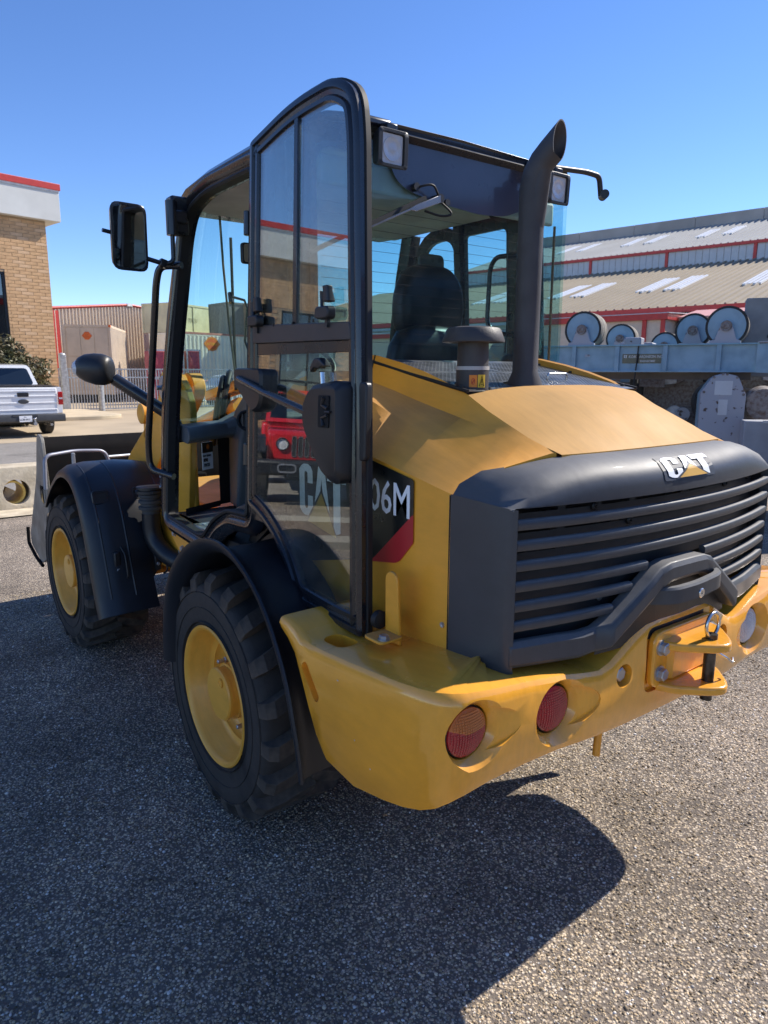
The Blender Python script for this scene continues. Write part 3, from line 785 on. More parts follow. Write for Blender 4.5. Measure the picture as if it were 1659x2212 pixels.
# emblem on the rolled grille top
eb = V((-1.348, .108, 1.374)); ew = V((-.05, -1, 0)).normalized()
def gtop(y, t):   # t 0 low .. 1 high along the rolled face
    z0 = 1.481; x0 = xe(y); xF = xf(y); d = xF-x0
    pr = [(xF, z0-.075), (x0+d*.93, z0-.048), (x0+d*.78, z0-.024), (x0+d*.55, z0-.008)]
    q = t*3; i = min(2, int(q)); f = q-i
    return V((pr[i][0]*(1-f)+pr[i+1][0]*f, y, pr[i][1]*(1-f)+pr[i+1][1]*f))
def ongrille(poly, lift, mt, name, n=7):
    """flat artwork wrapped on the rolled top: polygon in (u, v) of the badge"""
    bmm = bmesh.new()
    vs = [bmm.verts.new((q[0], q[1], 0)) for q in poly]; bmm.faces.new(vs)
    bmesh.ops.triangulate(bmm, faces=bmm.faces)
    for kk in range(3): bmesh.ops.subdivide_edges(bmm, edges=[e_ for e_ in bmm.edges if e_.calc_length() > .09], cuts=1)
    bmesh.ops.triangulate(bmm, faces=bmm.faces)
    for v in bmm.verts:
        u_, w_ = v.co.x, v.co.y
        y = .125-u_*.232; t = .10+w_*.70
        p_ = gtop(y, t); q_ = gtop(y, min(1, t+.05)); r_ = gtop(y, t-.05)
        tg = (q_-r_).normalized(); nn = V((0, -1, 0)).cross(tg)
        if nn.x > 0: nn = -nn
        if nn.z < 0: nn = -nn
        v.co = p_+nn.normalized()*lift
    me = bpy.data.meshes.new(name); bmm.to_mesh(me); bmm.free()
    return link(name, me, mt, g)
ongrille([(q.x, q.y) for q in fillet([(-.06, -.10, 0), (1.04, -.10, 0), (1.06, 1.08, 0), (-.04, 1.08, 0)], .06, 3, closed=True)], .0018, m_grille, 'badge_plate')
for L in (LC, LA, LT): ongrille([(q[0], max(0, q[1])*.98) for q in L], .0036, m_white, 'badge_letter')
ongrille(LAH, .0046, m_grille, 'letter_opening')
ongrille([(.52, .60), (.14, -.05), (.90, -.05)], .0046, m_grille, 'triangle_outline')
ongrille([(.52, .52), (.21, -.02), (.83, -.02)], .0056, m_decyel, 'badge_triangle')

# ---- model decal on the hood side
dc = [(-.20, .6545, 1.530), (-.50, .6545, 1.478), (-.694, .6545, 1.443), (-.895, .6545, 1.406), (-.905, .6545, 1.40), (-.905, .6545, 1.305), (-.715, .6545, 1.140), (-.55, .6545, 1.10), (-.20, .6545, 1.02)]
DB = empty('model_decal', parent=LD)
M().prism(dc, (0, .0008, 0)).build('decal_film', m_decal, DB)
M().prism(fillet([(-.905, .6545, 1.308), (-.905, .6545, 1.232), (-.905, .6545, 1.225), (-.845, .6545, 1.160), (-.825, .6545, 1.150), (-.695, .6545, 1.128), (-.722, .6545, 1.146)], .008, 2, closed=True), (0, .0012, 0)).build('red_stripe', m_red, DB)
logo(DB, (-.280, .6556, 1.212), (-1, 0, 0), (0, 0, 1), (0, 1, 0), .285, .178)
text('model_number', '906M', .138, (-.640, .6562, 1.292), (-1, 0, 0), (0, 0, 1), m_white, DB, bold=.005, xs=.818)

# small wear: chips on the counterweight, seam and screws on the hood side
m_chip = mat('pale_primer_chip', (.62, .58, .50), .6)
chips = M()
for (x, y, z, sx, sz) in ((-1.10, .9085, .80, .004, .002), (-.98, .9095, .74, .002, .002), (-.90, .909, .88, .005, .0015), (-1.05, .9095, .69, .002, .002)):
    chips.prism([(x-sx, y, z), (x-sx*.3, y, z-sz), (x+sx*.8, y, z-sz*.2), (x+sx*.4, y, z+sz), (x-sx*.6, y, z+sz*.7)], (0, .0012, 0))
o = chips.build('paint_chip', m_chip, LD); o['kind'] = 'stuff'
for s in (1, -1):
    M().box(-1.052, -1.049, .6505*s-.002, .6505*s+.002, .935, 1.382).build('grille_joint', m_seal, LD)
    for z in (1.02,): M().lathe((-1.03, .651*s, z), (0, s, 0), [(0, .008), (.003, .008), (.003, .004), (.001, 0)], 14).build('panel_screw', m_zinc, LD, smooth=30)
# ================================================================ CAB
def side_y(z): return interp(z, [(1.0, .715), (1.7, .700), (2.42, .645)])
# roof
cab = empty('cab', parent=LD)
def rsec(x, hw, z0, z1):
    return [(x, -hw, z0), (x, -hw-.004, (z0+z1)/2), (x, -hw+.02, z1-.012), (x, -hw+.10, z1), (x, 0, z1+.008), (x, hw-.10, z1), (x, hw-.02, z1-.012), (x, hw+.004, (z0+z1)/2), (x, hw, z0)]
M().loft([rsec(-.362, .54, 2.492, 2.502), rsec(-.368, .57, 2.485, 2.510), rsec(-.345, .60, 2.475, 2.512), rsec(-.29, .622, 2.455, 2.512), rsec(0, .634, 2.435, 2.510), rsec(.45, .634, 2.43, 2.502), rsec(.66, .630, 2.42, 2.485), rsec(.80, .61, 2.405, 2.455), rsec(.90, .57, 2.40, 2.425)], closed=True, caps=True).build('roof', m_frame, cab, bevel=.006, smooth=30)
M().box(-.30, .80, -.60, .60, 2.395, 2.425).prism([(-.30, .60, 2.40), (-.30, .60, 2.30), (-.12, .60, 2.36), (.1, .60, 2.40)], (0, -1.2, 0)).build('headliner', m_head, cab, bevel=.02)
for s in (1, -1):
    M().prism([(-.39, .34*s, 2.470), (-.44, .38*s, 2.462), (-.44, .50*s, 2.46), (-.36, .60*s, 2.47), (-.34, .34*s, 2.480)], (0, 0, .03)).build('roof_corner', m_frame, cab, bevel=.01)
# rear pillars / rear window
m_bor = mat('printed_glass_border', (.010, .011, .014), .25)
for s in (1, -1):
    if s > 0: M().loft([[(x, y*s, z) for x, y in ((-.315, .585), (-.318, .635), (-.25, .655), (-.20, .64), (-.24, .59))] for z in (1.70, 2.44)], closed=True, caps=True).build('rear_corner_pillar', m_frame, cab, bevel=.006)
    else:
        M().box(-.322, -.20, -.652, -.646, 1.745, 2.43).build('quarter_glass', m_glass, cab)
        M().tube([(-.318, -.585, 1.745), (-.318, -.583, 2.30)], .0055, 6).build('glass_seal', mat('amber_sealant', (.28, .12, .04), .5), cab)
gp = fillet([(-.330, .628, 1.742), (-.330, .618, 2.486), (-.330, -.618, 2.486), (-.330, -.628, 1.742)], [.02, .06, .06, .02], 5, closed=True)
M().prism(gp, (.006, 0, 0)).build('rear_window', m_rglass, cab)
bo = []
op = fillet([(-.3225, .615, 1.755), (-.3225, .60, 2.42), (-.3225, -.60, 2.42)], [.03, .09, .09], 5)
# curved header band behind the wiper, sky reflection put into its blue
hd = [(-.3395+.003, y, z) for y, z in ((.33, 2.480), (.31, 2.40), (.28, 2.345), (.22, 2.318), (.10, 2.30), (-.12, 2.285), (-.26, 2.295), (-.36, 2.33), (-.42, 2.480))]
M().prism(fillet(hd, .03, 3, closed=True), (-.001, 0, 0)).build('header_band', mat('sky_reflection_blue', (.050, .055, .085), .3, coat=.5), cab)
M().sweep(op, (1, 0, 0), [(-.004, 0), (.014, 0), (.014, .003), (-.004, .003)], closed=False).build('window_border', m_bor, cab)
for k in range(14):
    z = 1.80+k*.034
    M().tube([(-.3315, .585, z), (-.3315, -.585, z)], .00075, 4).build('heater_wire', m_seal, cab)
# rear wiper
wp = empty('rear_wiper', parent=cab)
M().cyl((-.333, .105, 2.305), (-.375, .105, 2.305), .016, 14).build('wiper_pivot', m_blk, wp, smooth=40)
M().loft([[V((-.375, .105, 2.318)), V((-.375, .105, 2.290)), V((-.362, .105, 2.290)), V((-.362, .105, 2.318))], [V((-.376, .22, 2.268)), V((-.376, .22, 2.246)), V((-.365, .22, 2.246)), V((-.365, .22, 2.268))], [V((-.374, .24, 2.256)), V((-.374, .24, 2.248)), V((-.366, .24, 2.248)), V((-.366, .24, 2.256))], [V((-.360, .50, 2.135)), V((-.360, .50, 2.129)), V((-.352, .50, 2.129)), V((-.352, .50, 2.135))]], closed=True, caps=True).build('wiper_arm', mat('satin_wiper_steel', (.30, .30, .31), .28, metal=.8), wp, bevel=.002)
M().ob((-.349, .40, 2.188), (.010, 0, 0), V((0, .24, -.115)), V((0, .003, .006))).build('wiper_blade', m_seal, wp)
M().tube(fillet([(-.36, .10, 2.31), (-.385, .15, 2.345), (-.37, .19, 2.335), (-.35, .20, 2.33)], .03), .004).tube(fillet([(-.36, .10, 2.30), (-.385, .05, 2.255), (-.37, .10, 2.245), (-.35, .16, 2.26)], .03), .004).build('washer_hose', m_seal, wp, smooth=60)
M().cyl((-.345, .205, 2.332), (-.362, .205, 2.332), .014, 12).build('washer_cap', m_blk, wp, smooth=40)
M().cyl((-.345, .06, 2.30), (-.362, .06, 2.30), .012, 12).build('washer_cap', m_blk, wp, smooth=40)
# work lamps on the rear roof corners
for s in (1, -1):
    t = empty('work_lamp', parent=cab)
    c = V((-.475, .405*s, 2.392)); ax = V((-1, .0, -.05)).normalized(); uy = V((0, 1, 0)); uz = ax.cross(uy)*-1
    if uz.z < 0: uz = -uz
    M().loft([rrect(c-ax*.055, uy*.035, uz*.033, .012, 4), rrect(c-ax*.03, uy*.052, uz*.048, .014, 4), rrect(c+ax*.008, uy*.060, uz*.056, .014, 4), rrect(c+ax*.010, uy*.058, uz*.054, .014, 4), rrect(c+ax*.010, uy*.044, uz*.046, .008, 4), rrect(c-ax*.004, uy*.042, uz*.044, .008, 4)], closed=True, caps=True).build('lamp_body', m_blk, t, smooth=40)
    M().prism(rrect(c-ax*.003, uy*.0425, uz*.0445, .008, 4), ax*.004).build('lamp_lens', m_lens, t, bevel=.001)
    M().lathe(c+ax*.001, ax, [(0, .036), (.0022, .036), (.0022, .033), (.001, .032), (.001, .012), (.0025, .008), (.0025, 0)], 24).build('lamp_ring', m_lens, t, smooth=60)
    M().prism([c-ax*.05+uz*.03+uy*.02, c-ax*.05+uz*.08+uy*.02, c-ax*.0+uz*.075+uy*.02, c-ax*.0+uz*.055+uy*.02], uy*-.04).build('lamp_bracket', m_frame, t, bevel=.003)
# black camera box / lamp behind the right of the window
M().prism(fillet([(-.22, -.34, 2.42), (-.22, -.46, 2.42), (-.22, -.475, 2.36), (-.22, -.44, 2.32), (-.22, -.36, 2.325), (-.22, -.325, 2.36)], .01, 2, closed=True), (.06, 0, 0)).build('rear_camera_monitor', m_int, cab, bevel=.006)
M().prism([(-.20, -.38, 2.41), (-.20, -.42, 2.41), (-.20, -.42, 2.44), (-.20, -.38, 2.44)], (.03, 0, 0)).build('monitor_bracket', m_int, cab)
M().tube(catmull([(-.2, -.42, 2.33), (-.2, -.425, 2.2), (-.2, -.44, 1.95), (-.2, -.435, 1.78)], 4), .003, 6).build('cable', m_seal, cab, smooth=60)
# left side: B pillar, A pillar, sill, door opening seal
def lp(x, z, d=0): return V((x, side_y(z)-d, z))
M().loft([[lp(x, z, d) for x, d in ((-.17, .0), (.005, .0), (.005, .05), (-.17, .07))] for z in (1.15, 1.7, 2.43)], closed=True, caps=True).build('door_pillar', m_frame, cab, bevel=.006)
# side rear quarter panel between pillar and corner
M().loft([[lp(-.33, z, .07), lp(-.17, z, .02)] for z in (1.70, 2.43)]).build('quarter_glass', m_glass, cab)
# opening outline (x, z) of the left door hole
op = [(.012, 1.16), (.012, 2.40), (.44, 2.40), (.60, 2.36), (.655, 2.26), (.80, 1.60), (.865, 1.02), (.50, .995), (.44, 1.0), (.33, 1.09), (.20, 1.15)]
opf = fillet([lp(x, z) for x, z in op], [.02, .03, .12, .10, .10, .3, .03, .03, .05, .05, .05], 5, closed=True)
N_ = V((0, 1, .07)).normalized()
M().sweep(opf, N_, [(-.004, -.05), (-.004, -.006), (.012, .004), (.020, -.004), (.030, .008), (.046, .010), (.056, -.002), (.070, -.006), (.082, -.03), (.07, -.055)]).build('door_surround', m_frame, cab, smooth=50)
M().sweep(opf, N_, [(-.010, -.030), (-.010, .006), (-.002, .012), (.006, .008), (.006, -.030)]).build('door_seal', m_seal, cab, smooth=50)
# front left post, bulging forward like the curved windscreen frame
apts = [(.66, 2.40), (.73, 2.20), (.80, 1.95), (.865, 1.60), (.905, 1.30), (.93, 1.0)]
M().loft([[lp(x-.03, z, .004), lp(x+.045, z, .006), lp(x+.075, z, .04), lp(x+.05, z, .07), lp(x-.03, z, .06)] for x, z in apts], closed=True, caps=True).build('front_pillar', m_frame, cab, bevel=.006, smooth=50)
M().loft([[(x-.03, -side_y(z), z), (x+.045, -side_y(z), z), (x+.075, -side_y(z)+.04, z), (x+.05, -side_y(z)+.07, z), (x-.03, -side_y(z)+.06, z)] for x, z in apts], closed=True, caps=True).build('front_pillar', m_frame, cab, bevel=.006, smooth=50)
# windscreen: bowed forward
def wsx(y, z): return interp(z, [(1.0, 1.20), (1.6, 1.155), (2.2, 1.02), (2.40, .93)])-.30*(abs(y)/.66)**2.2
rows = [[(wsx(y, z), y, z) for y in [(-1+2*k/14)*min(.655, side_y(z)-.02) for k in range(15)]] for z in (1.44, 1.6, 1.8, 2.0, 2.2, 2.40)]
M().loft(rows).loft([[(x-.006, y, z) for x, y, z in r] for r in rows]).build('windscreen', m_glass, cab, smooth=60)
M().loft([[(wsx(y, z)-d, y, z) for y in [(-1+2*k/14)*(side_y(z)-.02) for k in range(15)]] for z, d in ((1.40, 0), (1.445, 0), (1.445, .03), (1.40, .03))]+[], closed=False).build('windscreen_sill', m_frame, cab, smooth=40)
# right side
for (x0, x1, nm) in ((-.20, -.02, 'right_rear_pillar'), (.285, .335, 'right_door_pillar')):
    M().loft([[(x, -side_y(z)+d, z) for x, d in ((x0, 0), (x1, 0), (x1, .05), (x0, .05))] for z in (1.0, 1.7, 2.42)], closed=True, caps=True).build('right_pillar', m_frame, cab, bevel=.005)
M().prism([(-.2, -.66, 1.0), (.95, -.66, 1.0), (.90, -.66, 1.35), (-.2, -.66, 1.35)], (0, .03, 0)).build('right_lower_panel', m_frame, cab)
for a_, b_ in ((-.02, .285), (.335, .70)):
    pp = fillet([(a_, 0, 1.42), (a_, 0, 2.36), (b_-(0 if b_ < .5 else .12), 0, 2.36), (b_+(0 if b_ < .5 else .14), 0, 1.42)], [.02, .10 if a_ > .3 else .05, .12 if b_ > .5 else .03, .03], 5, closed=True)
    pp = [V((q.x, -side_y(q.z)+.02, q.z)) for q in pp]
    M().prism(pp, (0, .005, 0)).build('side_window', m_glass, cab)
    M().sweep(pp, (0, -1, .07), [(-.012, -.012), (.05, -.012), (.05, .014), (-.012, .014)]).build('side_window_frame', m_frame, cab, smooth=40)
# pull handle seen through the rear glass
M().tube(fillet([(-.10, -.60, 2.215), (.00, -.565, 2.215), (.03, -.56, 2.17), (.04, -.56, 1.93), (.01, -.565, 1.885), (-.10, -.60, 1.86)], .05, 5), .011, 10).build('grab_handle', m_frame, cab, smooth=60)
M().box(-.18, -.10, -.60, -.50, 1.02, 1.78).box(-.10, .5, -.62, -.46, 1.0, 1.58).build('right_console', m_int, cab, bevel=.03)
M().ob((-.215, -.545, 2.02), (.002, 0, 0), (0, .036, 0), (0, 0, .16)).build('instruction_sticker', mat('faded_sticker', (.20, .21, .23), .5), cab)
for k, zz in enumerate((2.155, 2.12, 2.085, 2.05, 2.015, 1.98)):
    M().ob((-.2185, -.545, zz), (.001, 0, 0), (0, .020 if k % 2 else .026, 0), (0, 0, .006)).build('sticker_line', m_white, cab)
M().ob((-.215, -.545, 1.80), (.002, 0, 0), (0, .03, 0), (0, 0, .022)).build('small_sticker', m_head, cab)
# floor and front bulkhead
M().box(-.28, 1.02, -.64, .655, .965, 1.0).build('cab_floor', m_int, cab, bevel=.004)
tr = M()
for i in range(4):
    for j in range(3): tr.box(.50+i*.045, .525+i*.045, .56+j*.028, .574+j*.028, 1.001, 1.006)
tr.build('tread_plate_bumps', m_galv, cab)
M().box(.45, .70, .545, .665, 1.0, 1.0015).build('step_plate', mat('pale_worn_step', (.30, .34, .32), .35, metal=.5, scale=30, col2=(.06, .065, .07)), cab)
# bulkhead with the small lower window
M().loft([[(wsx(y, 1.2)-.02, y, z) for y in (-.62, -.4, -.2, 0, .2, .345)] for z in (1.0, 1.42)]).build('front_bulkhead', m_int, cab)
M().loft([[(1.055, .36, z), (1.00, .47, z), (.93, .60, z), (.90, .65, z)] for z in (1.36, 1.42)]).loft([[(1.055, .36, z), (.93, .60, z)] for z in (1.0, 1.03)]).build('bulkhead_frame', m_int, cab)
M().loft([[(1.095, .345, z), (1.03, .47, z), (.92, .64, z)] for z in (1.02, 1.37)]).build('lower_window', m_glass, cab)
# dash
dx = [(.36, 0)]
rows = []
for y in (.64, .60, .5, .35, .2, .05, -.15, -.40, -.62):
    x = wsx(y, 1.5)-.015; w_ = .13 if abs(y) > .25 else .20
    zt = 1.445 if y > .27 else (1.50 if y > .1 else 1.49)
    rows.append([(x, y, 1.375), (x-w_*.8, y, 1.365), (x-w_, y, 1.385), (x-w_, y, zt-.03), (x-w_*.85, y, zt), (x, y, zt+.005)])
M().loft(rows, closed=True, caps=True).build('dashboard', m_dash, cab, bevel=.006, smooth=40)
# steering column shroud
M().loft([[(.90, .34, 1.0), (.90, .16, 1.0), (1.08, .14, 1.0), (1.08, .30, 1.0)], [(.84, .34, 1.37), (.84, .15, 1.37), (1.06, .12, 1.37), (1.06, .30, 1.37)], [(.80, .315, 1.50), (.80, .16, 1.50), (1.02, .12, 1.50), (1.02, .28, 1.50)], [(.70, .27, 1.66), (.70, .17, 1.66), (.86, .15, 1.66), (.86, .25, 1.66)]], closed=True, caps=True).build('steering_column', m_dash, cab, bevel=.02, seg=3)
va = V((-.75, .62, .12)).normalized(); vc = V((.80, .315, 1.462))
M().lathe(vc, va, [(-.02, .050), (.006, .052), (.010, .047), (.006, .040), (-.012, .036), (-.014, 0)], 28).build('air_vent', m_blk, cab, smooth=40)
for k in (-1, 0, 1):
    u_ = va.orthogonal().normalized(); w_ = V((0, 0, 1)).cross(va).normalized()
    M().ob(vc+w_*k*.022-va*.003, w_*.004, V((0, 0, .030)), va*.006).build('vent_vane', m_blk, cab)
M().tube([V((.63+.19*math.cos(q)*.45, .18*math.sin(q)+.10, 1.74+.18*math.cos(q)*.55)) for q in [2*PI*k/36 for k in range(36)]], .013, 10, closed=True).build('steering_wheel', m_blk, cab, smooth=60)
M().cyl((.63, .10, 1.73), (.78, .18, 1.60), .025, 14).tube([(.60, .10, 1.73), (.60, .27, 1.735)], .012).tube([(.63, .10, 1.73), (.63, -.06, 1.735)], .012).build('steering_hub', m_blk, cab, smooth=40)
M().lathe((.66, .365, 1.672), (0, 0, 1), [(-.024, .006), (-.020, .014), (-.010, .022), (0, .024), (.010, .022), (.020, .014), (.024, .002)], 20).build('spinner_knob', m_blk, cab, smooth=60)
M().cyl((.66, .365, 1.655), (.675, .355, 1.585), .005, 8).build('knob_stem', m_chr, cab)
# seat
seat = empty('operator_seat', parent=cab)
M().loft([rrect((.18, -.12, 1.38), (.24, 0, 0), (0, .24, 0), .06), rrect((.18, -.12, 1.46), (.26, 0, 0), (0, .26, 0), .08), rrect((.18, -.12, 1.52), (.23, 0, 0), (0, .23, 0), .08)], closed=True, caps=True).build('seat_cushion', m_seat, seat, bevel=.02, seg=3)
M().box(-.02, .38, -.32, .08, 1.0, 1.38).build('seat_base', m_int, seat, bevel=.03)
rows = []
for (z, x, hw, t) in ((1.44, -.03, .20, .05), (1.55, -.06, .235, .06), (1.70, -.09, .245, .06), (1.80, -.105, .235, .055), (1.86, -.112, .20, .045), (1.885, -.115, .12, .02)):
    rows.append([q for q in rrect((x, -.12, z), (t, 0, 0), (0, hw, 0), t*.9, 4)])
M().loft(rows, closed=True, caps=True).build('seat_backrest', m_seat, seat, smooth=60)
rows = []
for (z, x, hw, t) in ((1.845, -.055, .125, .035), (1.87, -.055, .168, .05), (1.93, -.058, .178, .058), (2.0, -.06, .178, .058), (2.06, -.062, .163, .055), (2.105, -.06, .135, .045), (2.135, -.058, .10, .03), (2.145, -.058, .05, .012)):
    rows.append([q+V((random.uniform(-.002, .002), 0, 0)) for q in rrect((x+.06, -.165, z), (t, 0, 0), (0, hw, 0), t*.9, 5)])
hr = M().loft(rows, closed=True, caps=True).build('headrest', m_seat, seat, smooth=60)
sb = hr.modifiers.new('s', 'SUBSURF'); sb.levels = 1; sb.render_levels = 2
M().prism(rrect((.12, -.285, 2.14), (0, .072, 0), (0, 0, .075), .03), (.01, 0, 0)).build('headrest_glass_plate', mat('olive_panel', (.09, .10, .085), .3), seat, bevel=.003)
# interior mirror
M().prism(rrect((.62, .33, 2.215), (.01, .075, 0), (0, 0, .045), .015), (-.02, 0, 0)).build('interior_mirror', m_blk, cab, bevel=.004)
M().prism(rrect((.598, .33, 2.215), (.01, .067, 0), (0, 0, .038), .012), (-.001, 0, 0)).build('mirror_glass', m_mirror, cab)
# joystick handle behind the door glass
M().tube(fillet([(-.40, .60, 1.62), (-.42, .60, 1.68), (-.44, .60, 1.73)], .01), .012).build('lever_stem', m_chr, cab, smooth=50) if False else None
# front wipers and slanted thin rods on the windscreen
wf_ = empty('front_wiper', parent=cab)
M().tube([(1.12, .215, 2.42-.05), (1.155, .20, 1.75), (1.19, .185, 1.60)], .008, 6).build('wiper_blade', m_seal, wf_)
M().tube([(1.13, .215, 2.08), (1.16, .13, 2.07), (1.16, .115, 2.03), (1.19, .12, 1.86), (1.19, .02, 1.60)], .007, 6).build('wiper_arm', m_frame, wf_)
M().cyl((1.13, .22, 2.05), (1.15, .215, 2.10), .014, 10).build('wiper_joint', m_frame, wf_)
M().tube([(.90, .372, 2.42), (.94, .345, 2.20), (1.00, .30, 1.95), (1.05, .25, 1.68)], .006, 6).build('glass_joint', mat('clear_rubber_joint', (.20, .21, .16), .3), cab)
# black grab bar at the front post, mirror bracket and mirror
M().tube(fillet([(.60, .69, 2.135), (.685, .755, 2.135), (.705, .765, 2.07), (.92, .77, 1.36), (.93, .765, 1.24), (.80, .70, 1.215)], .05, 6), .0155, 12).build('entry_grab_bar', m_frame, cab, smooth=60)
mb = empty('side_mirror', parent=LD)
M().box(.60, .67, .645, .72, 2.26, 2.41).build('mirror_mount', m_frame, mb, bevel=.01)
M().cyl((.60, .722, 2.25), (.60, .722, 2.385), .024, 16).build('mirror_pivot', m_frame, mb, smooth=40)
M().box(.58, .62, .66, .722, 2.30, 2.35).build('pivot_link', m_frame, mb, bevel=.006)
M().tube(fillet([(.60, .722, 2.30), (.60, .724, 2.145), (.61, .76, 2.135), (.62, .87, 2.16)], .05, 5), .0095, 10).build('mirror_arm', m_frame, mb, smooth=60)
M().ob((.612, .765, 2.137), (.014, 0, 0), (0, .014, .004), (0, -.004, .016)).build('arm_clamp', m_frame, mb, bevel=.004)
mc = V((.59, .905, 2.222)); mn = V((-1, -.07, -.12)).normalized(); mu = V((-.07, 1, 0)).normalized(); mz = V((-.04, 0, 1)).normalized()
M().loft([rrect(mc-mn*.035, mu*.05, mz*.09, .03), rrect(mc-mn*.02, mu*.068, mz*.122, .035), rrect(mc+mn*.004, mu*.073, mz*.128, .035), rrect(mc+mn*.006, mu*.071, mz*.126, .035), rrect(mc+mn*.006, mu*.063, mz*.118, .03), rrect(mc+mn*.001, mu*.062, mz*.117, .03)], closed=True, caps=True).build('mirror_housing', m_frame, mb, smooth=35)
M().prism(rrect(mc+mn*.0015, mu*.062, mz*.117, .03), mn*.001).build('mirror_glass', m_mirror, mb)
M().tube([mc-mn*.02+mu*.06+mz*.01, mc-mn*.02+mu*.098+mz*.015], .008).build('mirror_knob', m_frame, mb, smooth=50)
# arm on the right
ra = empty('camera_arm', parent=LD)
M().tube(fillet([(-.44, -.40, 2.477), (-.45, -.60, 2.49), (-.45, -.688, 2.488), (-.45, -.70, 2.44), (-.45, -.705, 2.415)], .025, 4), .011, 10).build('arm_tube', m_blk, ra, smooth=60)
M().cyl((-.475, -.70, 2.417), (-.44, -.73, 2.417), .018, 16).build('arm_end', m_blk, ra, smooth=40)

# ---- the open door, hinged at the door pillar, lying back along the hood
dr = empty('cab_door', parent=LD)
def dp(x, z, d=0): return V((x, .742-.04*(z-1.2)+d, z))
ND = V((0, 1, .04)).normalized()
of = [(-.085, 2.448), (-.36, 2.500), (-.59, 2.500), (-.697, 2.44), (-.719, 2.33), (-.759, 1.70), (-.800, .938), (-.636, .941), (-.425, .953), (-.355, 1.06), (-.272, 1.132), (-.170, 1.190), (-.066, 1.222), (-.075, 1.70)]
# the outline as the door face sees it, corners rounded
of = fillet([dp(x, z) for x, z in of], [.015, .25, .10, .09, .10, .2, .02, .05, .05, .06, .06, .06, .02, .1], 5, closed=True)
M().sweep(of, ND, [(.004, -.016), (.004, .008), (-.004, .014), (-.018, .014), (-.022, .006), (-.034, .004), (-.040, .012), (-.052, .012), (-.058, 0), (-.056, -.016)]).build('door_frame', m_frame, dr, smooth=50)
M().sweep(of, ND, [(.010, -.026), (.010, -.010), (.002, -.006), (-.014, -.010), (-.014, -.026)]).build('door_rubber', m_seal, dr, smooth=50)
def dpoly(pts, r): return fillet([dp(x, z) for x, z in pts], r, 5, closed=True)
M().prism(dpoly([(-.13, 2.41), (-.36, 2.452), (-.585, 2.455), (-.672, 2.40), (-.69, 2.30), (-.728, 1.80), (-.12, 1.80)], [.01, .1, .08, .06, .06, .01, .01]), ND*.004).build('upper_door_glass', m_dglass, dr)
M().prism(dpoly([(-.395, 2.44), (-.36, 2.44), (-.12, 2.40), (-.12, 1.83), (-.395, 1.83)], [.005]*5), -ND*.010).build('sliding_pane', m_dglass, dr)
M().prism([dp(-.376, 2.452, .011), dp(-.400, 2.454, .011), (dp(-.404, 1.842, .011)), (dp(-.380, 1.842, .011))], ND*-.010).build('sliding_pane_edge', m_frame, dr, bevel=.002)
M().prism([dp(-.11, 1.853, -.008), dp(-.705, 1.835, -.008), dp(-.712, 1.785, -.008), dp(-.11, 1.792, -.008)], ND*.022).build('middle_rail', mat('satin_brown_rail', (.045, .04, .042), .4), dr, bevel=.003)
M().prism([dp(-.11, 1.792, -.010), dp(-.712, 1.785, -.010), dp(-.716, 1.752, -.010), dp(-.11, 1.752, -.010)], ND*.016).build('lower_rail', m_frame, dr, bevel=.002)
M().prism(dpoly([(-.115, 1.76), (-.73, 1.76), (-.775, .975), (-.636, .985), (-.450, .998), (-.385, 1.085), (-.29, 1.165), (-.185, 1.225), (-.115, 1.255)], [.01, .01, .01, .03, .03, .05, .05, .05, .01]), ND*.005).build('lower_door_glass', m_dglass, dr)
for k, x in enumerate((-.26, -.385, -.51)): M().prism([dp(x, 1.852, .012), dp(x-.006, 1.852, .012), dp(x-.006, 1.843, .012), dp(x, 1.843, .012)], ND*.004).build('rail_notch', m_seal, dr)
def latch(x):
    t = empty('window_latch', parent=dr)
    q = dp(x, 1.865, .012)
    ux = V((-1, 0, 0)); uz = V((0, -.04, 1))
    M().loft([rrect(q, ux*.040, uz*.019, .014), rrect(q+ND*.028, ux*.036, uz*.017, .014)], closed=True, caps=True).build('latch_body', m_blk, t, bevel=.004, smooth=50)
    M().loft([rrect(q+ux*.012+uz*.03+ND*.008, ux*.018, ND*.014, .008), rrect(q+ux*.010+uz*.062+ND*.012, ux*.014, ND*.010, .006), rrect(q+ux*.008+uz*.076+ND*.012, ux*.015, ND*.010, .006)], closed=True, caps=True).build('latch_lever', m_blk, t, bevel=.003)
    M().tube([q-ux*.010+uz*.01+ND*.014, q-ux*.022+uz*.035+ND*.010, q-ux*.020+uz*.062+ND*.010], [.008, .006, .009]).build('latch_finger', m_blk, t, smooth=60)
    M().ob(q-uz*.028+ND*.004, ux*.006, uz*.012, ND*.006).build('latch_stem', m_blk, t)
latch(-.595); latch(-.155)
# pull bar and the two boxes at its ends
M().tube([dp(-.07, 1.672, .045), dp(-.30, 1.628, .062), dp(-.545, 1.578, .05)], .0125, 14).build('door_pull_bar', m_frame, dr, smooth=60)
ux = V((-1, 0, 0)); uz = V((0, -.04, 1)).normalized()
bx = fillet([dp(-.015, 1.708), dp(-.215, 1.706), dp(-.225, 1.69), dp(-.225, 1.60), dp(-.205, 1.572), dp(-.16, 1.555), dp(-.135, 1.575), dp(-.015, 1.655)], .018, 4, closed=True)
M().loft([[q-ND*.02 for q in bx], [q+ND*.032 for q in bx], [q+ND*.042-(q-dp(-.12, 1.65))*.08 for q in bx]], closed=True, caps=True).build('hinge_cover', m_blk, dr, smooth=40)
lb = fillet([dp(-.560, 1.655), dp(-.70, 1.672), dp(-.724, 1.66), dp(-.735, 1.40), dp(-.715, 1.375), dp(-.655, 1.385), dp(-.615, 1.425), dp(-.525, 1.535), dp(-.520, 1.60)], .025, 4, closed=True)
